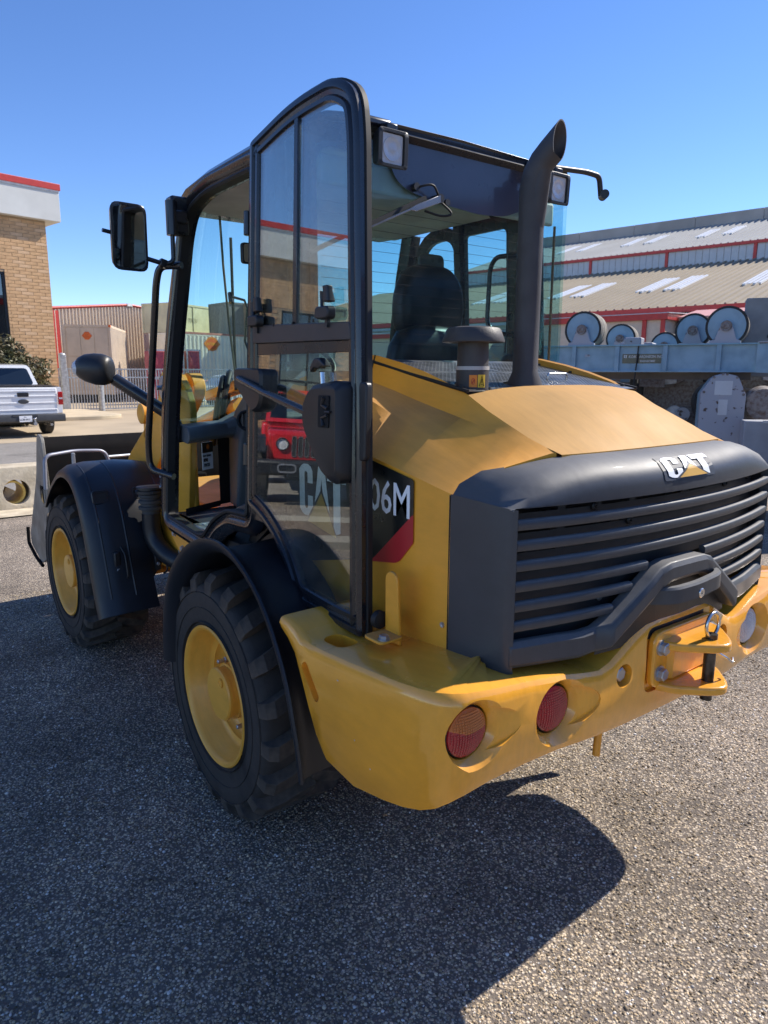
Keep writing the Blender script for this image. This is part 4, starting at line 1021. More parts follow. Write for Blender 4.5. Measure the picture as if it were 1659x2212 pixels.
lc = dp(-.64, 1.54)
M().loft([[q-ND*.030 for q in lb], [q+ND*.045 for q in lb], [q+ND*.062-(q-lc)*.12 for q in lb]], closed=True, caps=True).build('lock_box', m_blk, dr, smooth=45)
M().prism(rrect(dp(-.66, 1.585, .066), ux*.028, uz*.046, .006), ND*-.004).build('latch_pocket', mat('deep_black', (.003, .003, .004), .8), dr)
M().tube([dp(-.585, 1.655, .02), dp(-.578, 1.695, .02)], .008, 10).build('release_stem', m_chr, dr, smooth=60)
M().loft([rrect(dp(-.60, 1.715, .02), ux*.012, ND*.012, .005), rrect(dp(-.575, 1.722, .02), uz*.016, ND*.013, .006), rrect(dp(-.545, 1.722, .02), uz*.013, ND*.012, .006), rrect(dp(-.525, 1.706, .02), uz*.010, ND*.010, .005)], closed=True, caps=True).build('release_handle', m_blk, dr, bevel=.003)
jw = M()
for sg in (1, -1):
    jw.tube([dp(-.665, 1.585+.040*sg, .067), dp(-.655, 1.585+.018*sg, .067), dp(-.685, 1.585+.010*sg, .067)], [.007, .005, .006], 8)
jw.tube([dp(-.672, 1.585, .067), dp(-.697, 1.585, .067)], .004, 6)
jw.build('latch_jaws', m_blk, dr, smooth=50)
for z in (1.645, 1.455): M().lathe(dp(-.695, z, .058), ND, [(0, .008), (.003, .008), (.003, .005), (.0015, 0)], 14).build('cover_screw', m_zinc, dr, smooth=30)
M().loft([rrect(dp(-.775, 1.56, -.012), ux*.016, uz*.11, .015), rrect(dp(-.775, 1.56, .012), ux*.020, uz*.11, .015)], closed=True, caps=True).build('outer_handle', m_blk, dr, bevel=.005)
for z in (2.2, 1.4):
    M().cyl(dp(-.045, z-.04, .0), dp(-.045, z+.04, .0), .014, 14).box(-.07, .0, .69-.04*(z-1.2), .735-.04*(z-1.2), z-.025, z+.025).build('door_hinge', m_frame, dr, bevel=.003)
# ================================================================ FRONT FRAME, LOADER ARMS, BUCKET
FL = PIV-V((PIV.x*math.cos(ART), PIV.x*math.sin(ART), 0))
def fr(o):
    o.location = FL; o.rotation_euler = (0, 0, ART); return o
fr(M().box(1.15, 2.45, -.30, .30, .40, .95).box(2.2, 2.6, -.40, .40, .35, .8).build('front_frame', m_yel, LD, bevel=.02))
fr(M().cyl((1.085, 0, .35), (1.085, 0, .95), .07, 20).box(.9, 1.3, -.2, .2, .5, .56).box(.9, 1.3, -.2, .2, .8, .86).build('articulation_joint', m_under, LD, smooth=40))
# tower plates
for s in (1, -1):
    pts = fillet([(1.18, .52*s, .60), (1.10, .52*s, 1.05), (1.02, .52*s, 1.52), (1.10, .52*s, 1.655), (1.26, .52*s, 1.70), (1.40, .52*s, 1.655), (1.47, .52*s, 1.50), (1.43, .52*s, 1.15), (1.62, .52*s, .60)], [0, .05, .05, .08, .1, .08, .05, .1, 0], 4, closed=True)
    fr(M().prism(pts, (0, -.035*s, 0)).build('tower_plate', m_yel, LD, bevel=.005))
    fr(M().lathe((1.22, .47*s, 1.615), (0, s, 0), [(0, .075), (.06, .075), (.062, .085), (.095, .085), (.10, .078)], 32).build('pivot_boss', m_yel_clean, LD, smooth=40))
    fr(M().lathe((1.22, .57*s, 1.615), (0, s, 0), [(0, .06), (.008, .06), (.012, .052), (.012, 0)], 28).build('pivot_cap', m_zinc, LD, smooth=30))
    fr(M().hexbolt((1.22, .582*s, 1.615), (0, s, 0), .012, .03).build('pivot_bolt', m_zinc, LD, smooth=30))
    ap = fillet([(1.20, .44*s, 1.70), (1.45, .44*s, 1.66), (1.80, .44*s, 1.42), (2.22, .44*s, 1.16), (2.50, .44*s, .78), (2.74, .44*s, .36), (2.64, .44*s, .28), (2.40, .44*s, .44), (2.15, .44*s, .82), (1.72, .44*s, 1.16), (1.30, .44*s, 1.46), (1.14, .44*s, 1.60)], .08, 4, closed=True)
    fr(M().prism(ap, (0, -.07*s, 0)).build('lift_arm', m_yel, LD, bevel=.006))
    fr(M().lathe((1.86, .36*s, 1.45), (0, s, 0), [(0, .06), (.11, .06), (.115, .05), (.118, .03), (.118, 0)], 24).build('arm_boss', m_yel, LD, smooth=40))
    fr(M().prism([(1.80, .44*s, 1.30), (1.93, .44*s, 1.28), (1.92, .44*s, 1.49), (1.80, .44*s, 1.49)], (0, -.04*s, 0)).build('boss_ear', m_yel, LD, bevel=.02))
    fr(M().cyl((1.35, .40*s, 1.02), (1.95, .40*s, 1.02), .045, 20).cyl((1.9, .40*s, 1.02), (2.35, .40*s, .86), .025, 14).build('lift_cylinder', m_yel, LD, smooth=40))
fr(M().cyl((1.5, 0, 1.50), (2.05, 0, 1.36), .05, 20).cyl((2.05, 0, 1.36), (2.55, 0, 1.10), .028, 16).build('tilt_cylinder', m_yel_clean, LD, smooth=40))
fr(M().ob((1.60, .03, 1.585), V((.20, 0, -.035)), (0, .06, 0), V((.004, 0, .03))).build('cylinder_guard', m_yel_clean, LD, bevel=.01))
fr(M().box(1.10, 1.40, .46, .49, .64, 1.40).build('tower_web', m_yel, LD, bevel=.01))
fr(M().prism([(1.20, .5225, 1.40), (1.33, .5225, 1.395), (1.325, .5225, 1.25), (1.20, .5225, 1.255)], (0, .001, 0)).build('chart_decal', mat('brown_grey_decal', (.10, .085, .08), .4), LD))
fr(M().prism([(1.22, .5238, 1.355), (1.32, .5238, 1.352), (1.32, .5238, 1.345), (1.22, .5238, 1.348)], (0, .001, 0)).build('decal_line', m_galv, LD))
# hydraulic hoses
for k, (a_, b_) in enumerate(((.02, 0), (.06, .03))):
    fr(M().tube(catmull([(1.30, .30-a_, 1.30), (1.22, .30-a_, 1.52+b_), (1.30, .22-a_, 1.66+b_), (1.50, .14-a_, 1.60+b_), (1.62, .08-a_, 1.42)], 6), .017, 10).build('hydraulic_hose', m_seal, LD, smooth=60))
fr(M().lathe((1.32, .528, 1.115), (0, 1, 0), [(0, .045), (.035, .045), (.045, .035), (.045, .012), (.02, .01)], 20).build('hose_fitting', m_chr, LD, smooth=40))
for (x, z) in ((1.29, 1.14), (1.34, 1.145), (1.35, 1.085), (1.29, 1.08)): fr(M().hexbolt((x, .565, z), (0, 1, 0), .009, .012).build('fitting_bolt', m_zinc, LD, smooth=30))
for (x, z) in ((1.18, .92), (1.20, .82), (1.24, .74), (1.30, .98)): fr(M().hexbolt((x, .522, z), (0, 1, 0), .012, .012).build('tower_bolt', m_zinc, LD, smooth=30))
# intake bellows between the fenders
be = [(0, .050)]
prof = [(0, .044), (.03, .046), (.035, .062), (.05, .064), (.055, .050), (.065, .050), (.07, .062), (.085, .062), (.09, .050), (.10, .050), (.105, .060), (.118, .060), (.122, .048), (.13, .052)]
fr(M().lathe((1.44, .60, .92), (0, 0, 1), prof, 28).build('rubber_bellows', mat('grey_rubber', (.06, .062, .065), .7), LD, smooth=40))
fr(M().lathe((1.44, .60, 1.045), (0, 0, 1), [(0, .075), (.014, .075), (.016, .06), (.022, .06), (.024, .07), (.034, .07)], 28).build('bellows_flange', m_blk, LD, smooth=40))
fr(M().box(1.36, 1.52, .585, .615, 1.045, 1.062).build('flange_strap', m_blk, LD, bevel=.003))
fr(M().tube(fillet([(1.44, .60, .93), (1.44, .60, .78), (1.30, .55, .68), (1.15, .45, .66)], .12, 6), .050, 18).build('rubber_elbow', m_fend, LD, smooth=60))
# small bracket with two bolts under the cab
M().prism(fillet([(.90, .66, .965), (.93, .66, .90), (.80, .66, .815), (.60, .66, .90), (.585, .66, .965), (.72, .66, .945)], .02, 3, closed=True), (0, .018, 0)).build('cab_mount', m_yel, LD, bevel=.004)
for (x, z) in ((.885, .925), (.79, .868)): M().hexbolt((x, .678, z), (0, 1, 0), .013, .014).build('mount_bolt', m_zinc, LD, smooth=30)
M().prism(fillet([(.46, .64, .62), (.46, .64, .42), (.52, .64, .38), (.60, .64, .45), (.60, .64, .62)], .02, 3, closed=True), (0, .014, 0)).build('fender_bracket', m_yel, LD, bevel=.004)
M().prism([(.32, .60, .45), (.95, .60, .55), (1.05, .60, .78), (1.0, .60, .985), (.30, .60, .985)], (0, -.03, 0)).build('cab_base_panel', m_fend, LD)
M().prism([(.62, .66, 1.0), (.98, .66, 1.0), (1.0, .66, .93), (.60, .66, .94)], (0, -.05, 0)).build('sill_beam', m_frame, LD, bevel=.006)

# front fenders: boxy, flared at the rear foot
fp = catmull([(1.385, 0, .40), (1.44, 0, .52), (1.515, 0, .74), (1.595, 0, .94), (1.70, 0, 1.075), (1.84, 0, 1.128), (2.02, 0, 1.105), (2.24, 0, .985), (2.36, 0, .88)], 4)
fpp = [(q.x, q.z) for q in fp]
def ffender(s):
    f = empty('front_fender', parent=LD); fr(f)
    spec = [(.44, .030), (.52, .045), (.62, .056), (.80, .056), (.875, .045), (.915, .020), (.930, -.012), (.930, -.024), (.918, -.024), (.90, .006), (.80, .030), (.44, .010)]
    fender(fpp, [(y*s, -o if False else o) for y, o in spec], 'f', m_fend)
    n = len(fpp); rows = []
    for (y, off) in spec:
        r = []
        for i, (x, z) in enumerate(fpp):
            a_ = V(fpp[max(i-1, 0)]); b_ = V(fpp[min(i+1, n-1)]); t = (b_-a_).normalized(); nn = V((-t.y, t.x))
            # the inner half narrows towards the foot
            yy = y+(max(0, .75-z)*.9 if y < .6 else 0)
            r.append((x+nn.x*off, yy*s, z+nn.y*off))
        rows.append(r)
    M().loft(rows).build('fender_shell', m_fend, f, smooth=60)
    for yq in (.82, .60):                                      # moulded pockets on the upper rear face
        c = V((1.63, yq*s, 1.065)); t = V((.35, 0, .9)).normalized(); nn = V((-.9, 0, .35)).normalized()
        c = V((1.585, yq*s, 1.02))
        M().sweep(rrect(c+nn*.012, V((0, .038, 0)), t*.030, .01), nn, [(-.006, 0), (.006, 0), (.010, -.008), (-.006, -.006)]).build('pocket_rim', m_fend, f, smooth=50)
        M().prism(rrect(c+nn*.006, V((0, .034, 0)), t*.026, .01), nn*.003).build('pocket', m_under, f)
    for yq in (.80, .58):                                      # bracket loops lower down
        M().box(1.43, 1.47, (yq-.018)*s, (yq+.018)*s, .60, .74).build('fender_clip', m_blk, f, bevel=.008)
        M().hexbolt((1.435, yq*s, .64), (-1, 0, .2), .010, .012).build('clip_bolt', m_zinc, f, smooth=30)
        M().tube(fillet([(1.46, (yq-.03)*s, .76), (1.425, (yq-.04)*s, .72), (1.40, (yq-.04)*s, .60), (1.43, (yq-.03)*s, .58)], .02), .006).build('clip_loop', m_blk, f, smooth=60)
    for yq in (.86, .73, .50):
        rws = []
        for i in range(3, n-12):
            x, z = fpp[i]; a_ = V(fpp[i-1]); b_ = V(fpp[i+1]); t = (b_-a_).normalized(); nn = V((-t.y, t.x)); o_ = interp(yq, [(.44, .03), (.62, .056), (.8, .056), (.875, .045)])
            rws.append([(x+nn.x*(o_+d), (yq+e_)*s, z+nn.y*(o_+d)) for e_, d in ((-.007, -.001), (0, .0045), (.007, -.001))])
        M().loft(rws).build('moulded_rib', m_fend, f, smooth=60)
ffender(1); ffender(-1)
# lamp guard hoop on the fender front
lg = empty('lamp_guard', parent=LD); fr(lg)
M().tube(fillet([(2.52, .88, .95), (2.52, .87, 1.165), (2.60, .66, 1.178), (2.62, .46, 1.165), (2.62, .42, 1.02)], .05, 5), .012, 8).build('guard_hoop', mat('pale_painted_tube', (.30, .31, .36), .4, metal=.3), lg, smooth=60)
M().box(2.53, 2.55, .68, .70, .98, 1.17).build('guard_stay', m_galv, lg, bevel=.002)
M().tube([(2.62, .44, 1.12), (2.70, .15, 1.115)], .010, 8).build('guard_rail', m_galv, lg, smooth=60)
# lamp pod on its arm
pd_ = empty('front_lamp_pod', parent=LD)
M().tube(fillet([(.985, .60, 1.36), (1.00, .60, 1.47), (1.10, .74, 1.585), (1.17, .83, 1.66)], .05, 5), .030, 14).build('lamp_arm', m_frame, pd_, smooth=60)
c = V((1.36, .93, 1.715)); ax = V((.62, .60, .03)).normalized()
c0_ = V((1.14, .85, 1.705))
rows = []
sdv = ax.cross(V((0, 0, 1))).normalized()
for t, w_, h1, h2 in ((0, .030, .04, .045), (.010, .055, .062, .066), (.04, .064, .072, .076), (.085, .064, .074, .076), (.13, .058, .068, .064), (.16, .048, .054, .050), (.17, .036, .040, .036)):
    q = c0_+ax*t
    rows.append([q+sdv*w_*math.cos(a_)+V((0, 0, (h1 if math.sin(a_) > 0 else h2)*math.sin(a_))) for a_ in [2*PI*k/20 for k in range(20)]])
M().loft(rows, closed=True, caps=True).build('pod_shell', m_blk, pd_, smooth=60)
q = c0_+ax*.150
M().loft([[q+ax*t+sdv*w_*math.cos(a_)+V((0, 0, h_*math.sin(a_))) for a_ in [2*PI*k/16 for k in range(16)]] for t, w_, h_ in ((-.05, .054, .050), (.016, .050, .044), (.036, .036, .034), (.044, .010, .012))], closed=True, caps=True).build('pod_lens', m_lens, pd_, smooth=60)
M().lathe(c0_+ax*.03+sdv*.05+V((0, 0, -.005)), sdv, [(0, .018), (.012, .016), (.016, .008), (.016, 0)], 16).build('pod_screw', m_zinc, pd_, smooth=50)
# bucket
bk = empty('bucket', parent=LD); fr(bk)
m_bk = mat('worn_bucket_steel', (.006, .006, .008), .85, col2=(.012, .011, .011), mixs=.6, scale=8, spec=.08, rvar=.02)
m_bks = mat('scraped_bucket_side', (.30, .285, .25), .55, metal=.2, col2=(.17, .155, .13), scale=7, bump=.0008, bscale=90)
bw = .815
prof = [(2.80, 1.245), (2.75, 1.20), (2.71, .95), (2.73, .64), (2.82, .44), (2.98, .36), (3.12, .37), (3.27, .44)]
bp_ = fillet([(x, 0, z) for x, z in prof], .08, 3)
ys_ = [bw*(-1+2*k/24) for k in range(25)]
edge = [random.uniform(-.006, .006) for _ in ys_]
rows = [[(p_.x, y, p_.z+(e_ if i == 0 else 0)) for i, p_ in enumerate(bp_)]+[(p_.x+.022, y, p_.z+.014) for p_ in bp_[::-1]] for y, e_ in zip(ys_, edge)]
M().loft(rows, closed=True, caps=True).build('bucket_shell', m_bk, bk, smooth=40)
for s in (1, -1):
    M().prism(fillet([(2.72, bw*s, 1.265), (2.82, bw*s, 1.29), (2.94, bw*s, .98), (3.28, bw*s, .52), (3.28, bw*s, .44), (3.0, bw*s, .345), (2.84, bw*s, .41), (2.70, bw*s, .62), (2.675, bw*s, .95)], .04, 3, closed=True), (0, .022*s, 0)).build('side_plate', m_bks, bk, bevel=.003)
M().prism([(2.73, bw+.0225, .99), (2.85, bw+.0225, .96), (2.83, bw+.0225, .78), (2.72, bw+.0225, .81)], (0, .004, 0)).build('cast_badge', m_bks, bk, bevel=.003)
logo(bk, (2.835, bw+.0265, .84), (-1, 0, .0), (0, 0, 1), (0, 1, 0), .09, .095, mw=m_bk, name='cast_lettering')
M().tube(fillet([(3.31, bw+.03, .56), (3.30, bw+.035, .44), (3.12, bw+.03, .365), (2.95, bw+.03, .34)], .03), .012).build('wear_edge', m_bk, bk, smooth=60)
M().box(2.62, 2.74, -.28, -.20, .40, .95).box(2.62, 2.74, .20, .28, .40, .95).build('quick_coupler', m_bk, bk, bevel=.01)
M().box(2.50, 2.64, -.34, .34, .34, .80).build('coupler_frame', m_yel, bk, bevel=.01)
# service sticker hung in the low window, mudguard reflector marks
sv = empty('service_sticker', parent=LD)
M().prism([(1.043, .400, 1.345), (.992, .478, 1.345), (.992, .478, 1.205), (1.043, .400, 1.205)], (-.002, -.0015, 0)).build('sticker_card', m_white, sv)
M().prism([(1.0405, .3985, 1.345), (.9895, .4765, 1.345), (.9895, .4765, 1.292), (1.0405, .3985, 1.292)], (-.002, -.0015, 0)).build('sticker_header', m_decal, sv)
M().lathe((1.0125, .4360, 1.322), V((-.84, -.55, 0)), [(0, .014), (.0012, .014)], 16).build('sticker_emblem', m_orange, sv)
sx_ = V((.051, -.078, 0)).normalized()
text('sticker_writing', 'NEXT SERVICE', .0125, (.9870, .4745, 1.272), sx_, (0, 0, 1), m_decal, sv, xs=.9, bold=.01)
text('sticker_writing', '890', .024, (.990, .470, 1.247), sx_, (0, 0, 1), m_decal, sv, bold=.02)
text('sticker_writing', '10125', .022, (.990, .470, 1.222), sx_, (0, 0, 1), m_decal, sv, bold=.02)
# ================================================================ GROUND
def ground_mat(name, binder, stones, cell, bump, patch=.25):
    m, n, l, p = newmat(name)
    g = n.new('ShaderNodeNewGeometry')
    v1 = n.new('ShaderNodeTexVoronoi'); v1.inputs['Scale'].default_value = cell; l.new(g.outputs['Position'], v1.inputs['Vector'])
    v2 = n.new('ShaderNodeTexVoronoi'); v2.inputs['Scale'].default_value = cell*2.3; l.new(g.outputs['Position'], v2.inputs['Vector'])
    sc = n.new('ShaderNodeSeparateColor'); l.new(v1.outputs['Color'], sc.inputs[0])
    cr = n.new('ShaderNodeValToRGB')
    el_ = cr.color_ramp.elements
    el_[0].position = 0; el_[0].color = (*stones[0], 1)
    el_[1].position = 1; el_[1].color = (*stones[-1], 1)
    for i, c in enumerate(stones[1:-1]):
        e_ = el_.new((i+1)/(len(stones)-1)); e_.color = (*c, 1)
    l.new(sc.outputs[0], cr.inputs[0])
    d = n.new('ShaderNodeMapRange'); d.inputs['From Min'].default_value = .28; d.inputs['From Max'].default_value = .52
    l.new(v1.outputs['Distance'], d.inputs['Value'])
    mx = n.new('ShaderNodeMix'); mx.data_type = 'RGBA'; l.new(d.outputs[0], mx.inputs[0]); l.new(cr.outputs[0], mx.inputs[6]); mx.inputs[7].default_value = (*binder, 1)
    n1 = n.new('ShaderNodeTexNoise'); n1.inputs['Scale'].default_value = 1.3; n1.inputs['Detail'].default_value = 9; n1.inputs['Roughness'].default_value = .72; l.new(g.outputs['Position'], n1.inputs['Vector'])
    r1 = n.new('ShaderNodeMapRange'); r1.inputs['From Min'].default_value = .3; r1.inputs['From Max'].default_value = .7; r1.inputs['To Min'].default_value = 1-patch; r1.inputs['To Max'].default_value = 1+patch
    l.new(n1.outputs['Fac'], r1.inputs['Value'])
    mm = n.new('ShaderNodeVectorMath'); mm.operation = 'SCALE'; l.new(mx.outputs[2], mm.inputs[0]); l.new(r1.outputs[0], mm.inputs['Scale'])
    ns = n.new('ShaderNodeTexNoise'); ns.inputs['Scale'].default_value = .55; ns.inputs['Detail'].default_value = 6; ns.inputs['Roughness'].default_value = .6; ns.inputs['Distortion'].default_value = .8; l.new(g.outputs['Position'], ns.inputs['Vector'])
    rs = n.new('ShaderNodeMapRange'); rs.inputs['From Min'].default_value = .30; rs.inputs['From Max'].default_value = .46; rs.inputs['To Min'].default_value = .70; rs.inputs['To Max'].default_value = 1.06; l.new(ns.outputs['Fac'], rs.inputs['Value'])
    m3 = n.new('ShaderNodeVectorMath'); m3.operation = 'SCALE'; l.new(mm.outputs[0], m3.inputs[0]); l.new(rs.outputs[0], m3.inputs['Scale'])
    l.new(m3.outputs[0], p.inputs['Base Color'])
    p.inputs['Roughness'].default_value = .88; p.inputs['Specular IOR Level'].default_value = .35
    n3 = n.new('ShaderNodeTexNoise'); n3.inputs['Scale'].default_value = cell*.33; n3.inputs['Detail'].default_value = 5; l.new(g.outputs['Position'], n3.inputs['Vector'])
    h = n.new('ShaderNodeMath'); h.operation = 'MULTIPLY_ADD'; h.inputs[1].default_value = -1.0; l.new(v1.outputs['Distance'], h.inputs[0]); l.new(n3.outputs['Fac'], h.inputs[2])
    h2 = n.new('ShaderNodeMath'); h2.operation = 'MULTIPLY_ADD'; h2.inputs[1].default_value = -.35; l.new(v2.outputs['Distance'], h2.inputs[0]); l.new(h.outputs[0], h2.inputs[2])
    b = n.new('ShaderNodeBump'); b.inputs['Strength'].default_value = 1; b.inputs['Distance'].default_value = bump
    l.new(h2.outputs[0], b.inputs['Height']); l.new(b.outputs[0], p.inputs['Normal'])
    return m
TAN = [(.20, .16, .12), (.40, .32, .23), (.52, .42, .30), (.62, .50, .36), (.37, .315, .25), (.76, .66, .52)]
m_asph = ground_mat('exposed_aggregate_asphalt', (.15, .125, .102), TAN, 95, .004, .42)
m_road = ground_mat('grey_worn_road', (.22, .205, .185), [(.20, .19, .175), (.26, .24, .21), (.31, .285, .25), (.36, .33, .28)], 40, .004, .15)
m_conc = mat('tan_concrete', (.46, .37, .25), .9, col2=(.36, .29, .20), scale=.5, bump=.002, bscale=30, detail=7)
def sheet(name, pts, z, mt):
    o = M().add([(x, y, z) for x, y in pts], [tuple(range(len(pts)))]).build(name, mt, None, recalc=False)
    o['kind'] = 'structure'; return o
sheet('ground', [(-900, -900), (900, -900), (900, 900), (-900, 900)], 0, m_asph)
sheet('road', [(7.45, 1.6), (7.75, -2.2), (9.5, -7), (16.6, -14), (17.2, 30), (7.45, 30)], .004, m_road)
sheet('driveway', [(16.3, -16), (90, -60), (90, 60), (16.8, 40)], .008, m_conc)
isl = M().prism(fillet([(23.9, 6, .0), (23.9, -5.55, 0), (24.6, -6.35, 0), (29.4, -6.1, 0), (29.4, 6, 0)], .5, 5, closed=True), (0, 0, .14)).build('kerb_island', mat('pale_kerb_concrete', (.52, .44, .31), .85, scale=2, bump=.002, bscale=40), None, bevel=.02)
isl['kind'] = 'structure'
# raised stones near the camera, half sunk in the binder
def stones():
    t = (1+5**.5)/2
    ico = np.array([(-1, t, 0), (1, t, 0), (-1, -t, 0), (1, -t, 0), (0, -1, t), (0, 1, t), (0, -1, -t), (0, 1, -t), (t, 0, -1), (t, 0, 1), (-t, 0, -1), (-t, 0, 1)])/math.sqrt(1+t*t)
    fc = np.array([(0, 11, 5), (0, 5, 1), (0, 1, 7), (0, 7, 10), (0, 10, 11), (1, 5, 9), (5, 11, 4), (11, 10, 2), (10, 7, 6), (7, 1, 8), (3, 9, 4), (3, 4, 2), (3, 2, 6), (3, 6, 8), (3, 8, 9), (4, 9, 5), (2, 4, 11), (6, 2, 10), (8, 6, 7), (9, 8, 1)])
    N = 95000
    r = 1.35+ (rng.random(N)**1.25)*4.6
    a = math.radians(-37.1)+np.radians(rng.uniform(-33, 33, N))
    x = CAM.x+r*np.cos(a); y = CAM.y+r*np.sin(a)
    s = (.0020+.0030*rng.random(N)**2.4)*(.85+.12*r)
    sc = np.stack([s*rng.uniform(.8, 1.35, N), s*rng.uniform(.8, 1.35, N), s*rng.uniform(.55, .95, N)], 1)
    th = rng.uniform(0, 2*PI, N); c, sn = np.cos(th), np.sin(th)
    v = ico[None]*sc[:, None, :]*(1+rng.uniform(-.14, .14, (N, 12, 1)))
    X = v[..., 0]*c[:, None]-v[..., 1]*sn[:, None]+x[:, None]
    Y = v[..., 0]*sn[:, None]+v[..., 1]*c[:, None]+y[:, None]
    Z = v[..., 2]+(s*rng.uniform(-.45, .25, N))[:, None]
    co = np.stack([X, Y, Z], 2).reshape(-1, 3).astype(np.float32)
    f = (fc[None]+(np.arange(N)*12)[:, None, None]).reshape(-1, 3).astype(np.int32)
    me = bpy.data.meshes.new('loose_gravel')
    me.vertices.add(len(co)); me.vertices.foreach_set('co', co.ravel())
    me.loops.add(f.size); me.loops.foreach_set('vertex_index', f.ravel())
    me.polygons.add(len(f)); me.polygons.foreach_set('loop_start', np.arange(0, f.size, 3, dtype=np.int32))
    at_ = me.color_attributes.new('tone', 'FLOAT_COLOR', 'POINT')
    pal = np.array(TAN)*np.array([1.02, .98, .88]); k = rng.integers(0, len(pal), N); col = pal[k]*rng.uniform(.7, 1.15, (N, 1))
    wh = rng.random(N) < .07; col[wh] = (.80, .75, .68)
    dk = rng.random(N) < .12; col[dk] *= .45
    ca = np.concatenate([np.repeat(col, 12, 0), np.ones((N*12, 1))], 1).astype(np.float32)
    at_.data.foreach_set('color', ca.ravel())
    me.update(); me.validate()
    me.shade_smooth()
    m, n, l, p = newmat('gravel_stone')
    a_ = n.new('ShaderNodeAttribute'); a_.attribute_name = 'tone'; l.new(a_.outputs['Color'], p.inputs['Base Color']); p.inputs['Roughness'].default_value = .95; p.inputs['Specular IOR Level'].default_value = .2
    g = n.new('ShaderNodeNewGeometry'); n1 = n.new('ShaderNodeTexNoise'); n1.inputs['Scale'].default_value = 1.3; n1.inputs['Detail'].default_value = 9; n1.inputs['Roughness'].default_value = .72; l.new(g.outputs['Position'], n1.inputs['Vector'])
    r1 = n.new('ShaderNodeMapRange'); r1.inputs['From Min'].default_value = .3; r1.inputs['From Max'].default_value = .7; r1.inputs['To Min'].default_value = .5; r1.inputs['To Max'].default_value = 1.35; l.new(n1.outputs['Fac'], r1.inputs['Value'])
    mm = n.new('ShaderNodeVectorMath'); mm.operation = 'SCALE'; l.new(a_.outputs['Color'], mm.inputs[0]); l.new(r1.outputs[0], mm.inputs['Scale']); l.new(mm.outputs[0], p.inputs['Base Color'])
    me.materials.append(m)
    o = bpy.data.objects.new('loose_gravel', me); COL.objects.link(o); o['kind'] = 'stuff'; o['label'] = 'coarse tan gravel set in the asphalt around the loader'
stones()
# ================================================================ LEFT SIDE: brick office, metal shed, containers, fence
m_brick = mat('tan_brick', (.58, .36, .185), .85, scale=5, var=.16, bump=.003, bscale=40)
m_brick2 = mat('pale_tan_brick', (.64, .42, .24), .85, scale=5, var=.12, bump=.003, bscale=40)
m_mort = mat('mortar', (.40, .29, .18), .95)
m_stuc = mat('pale_grey_fascia', (.70, .70, .66), .8, col2=(.62, .62, .58), scale=1.4)
m_redp = mat('red_painted_trim', (.55, .045, .035), .45, var=.08)
m_wtrim = mat('white_trim', (.72, .72, .70), .6)
m_wdark = glass_mat('dark_office_glass', (.10, .13, .14), 2.5, .08)
m_blind = mat('dark_room', (.05, .055, .06), .8)
BR = empty('brick_building', (24.0, -4.02, 0), 0)
tag(BR, 'tan brick office with a grey fascia, red roof strip and dark windows, left edge', 'building')
BA = math.radians(11)
BR.rotation_euler = (0, 0, BA)     # local +y runs left along the wall, local -x faces the yard
H0, H1 = 6.55, 7.62
WX = 1.42
wins = [(WX, 3.6), (5.2, 7.4), (9.0, 11.2), (12.8, 15.0), (16.6, 18.8), (20.4, 22.6)]
def wallq(m, y0, y1, z0, z1): m.box(.0, .25, y0, y1, z0, z1)
wl_ = M()
ed = [0]
for a_, b_ in wins: ed += [a_, b_]
ed += [26]
for i in range(0, len(ed)-1, 2): wallq(wl_, ed[i], ed[i+1], 0, H0)
for a_, b_ in wins: wallq(wl_, a_, b_, 0, 1.75); wallq(wl_, a_, b_, 4.82, H0)
wl_.box(.25, 12, 0, .25, 0, H0).box(.25, 12, 25.75, 26, 0, H0)
wl_.build('wall', m_mort, BR, bevel=0)
M().box(-.26, 12, -.42, 26.2, H0, H1-.16).build('fascia', m_stuc, BR, bevel=.01)
M().box(-.28, 12, -.43, 26.2, H1-.16, H1-.10).build('white_drip_edge', m_wtrim, BR)
M().box(-.31, 12, -.46, 26.2, H1-.10, H1+.10).build('red_roof_strip', m_redp, BR, bevel=.01)
for a_, b_ in wins:
    w_ = M().sweep([(.08, a_, 1.75), (.08, b_, 1.75), (.08, b_, 4.82), (.08, a_, 4.82)], (-1, 0, 0), [(-.07, -.04), (0, -.04), (0, .05), (-.07, .05)]).box(.05, .12, a_, b_, 2.30, 2.37).box(.05, .12, (a_+b_)/2-.03, (a_+b_)/2+.03, 1.75, 4.82).build('window', m_blk, BR)
    M().box(.09, .10, a_, b_, 1.75, 4.82).build('pane', m_wdark, w_)
    M().box(.6, .62, a_, b_, 1.75, 4.82).build('dark_room', m_blind, w_)
bl, bh, jt = .372, .0945, .012
bm_ = [None, None]; rest = M(); cnt = 0
nrow = int(H0/(bh+jt))
for r_ in range(nrow):
    z = .003+r_*(bh+jt)
    y = -(bl/2 if r_ % 2 else 0)
    while y < 3.0:
        a_, b_ = max(y, 0), min(y+bl, WX if 1.75 < z < 4.8 else 3.0)
        if b_-a_ > .03 and not (1.75-bh < z < 4.82 and a_ >= WX):
            d = random.uniform(-.003, .003)
            if b_ <= WX+.02 and z > 1.0 and cnt < 299 and abs((b_-a_)-bl) < .01:
                k = cnt % 4 == 0
                if bm_[k] is None:
                    o = M().box(-.012, .004, 0, bl, 0, bh).build('brick', m_brick2 if k else m_brick, BR, bevel=0); bm_[k] = o.data
                else:
                    o = bpy.data.objects.new('brick', bm_[k]); COL.objects.link(o); o.parent = BR
                o.location = (d, a_, z); cnt += 1
            else: rest.box(-.012+d, .004, a_, b_, z, z+bh)
        y += bl+jt
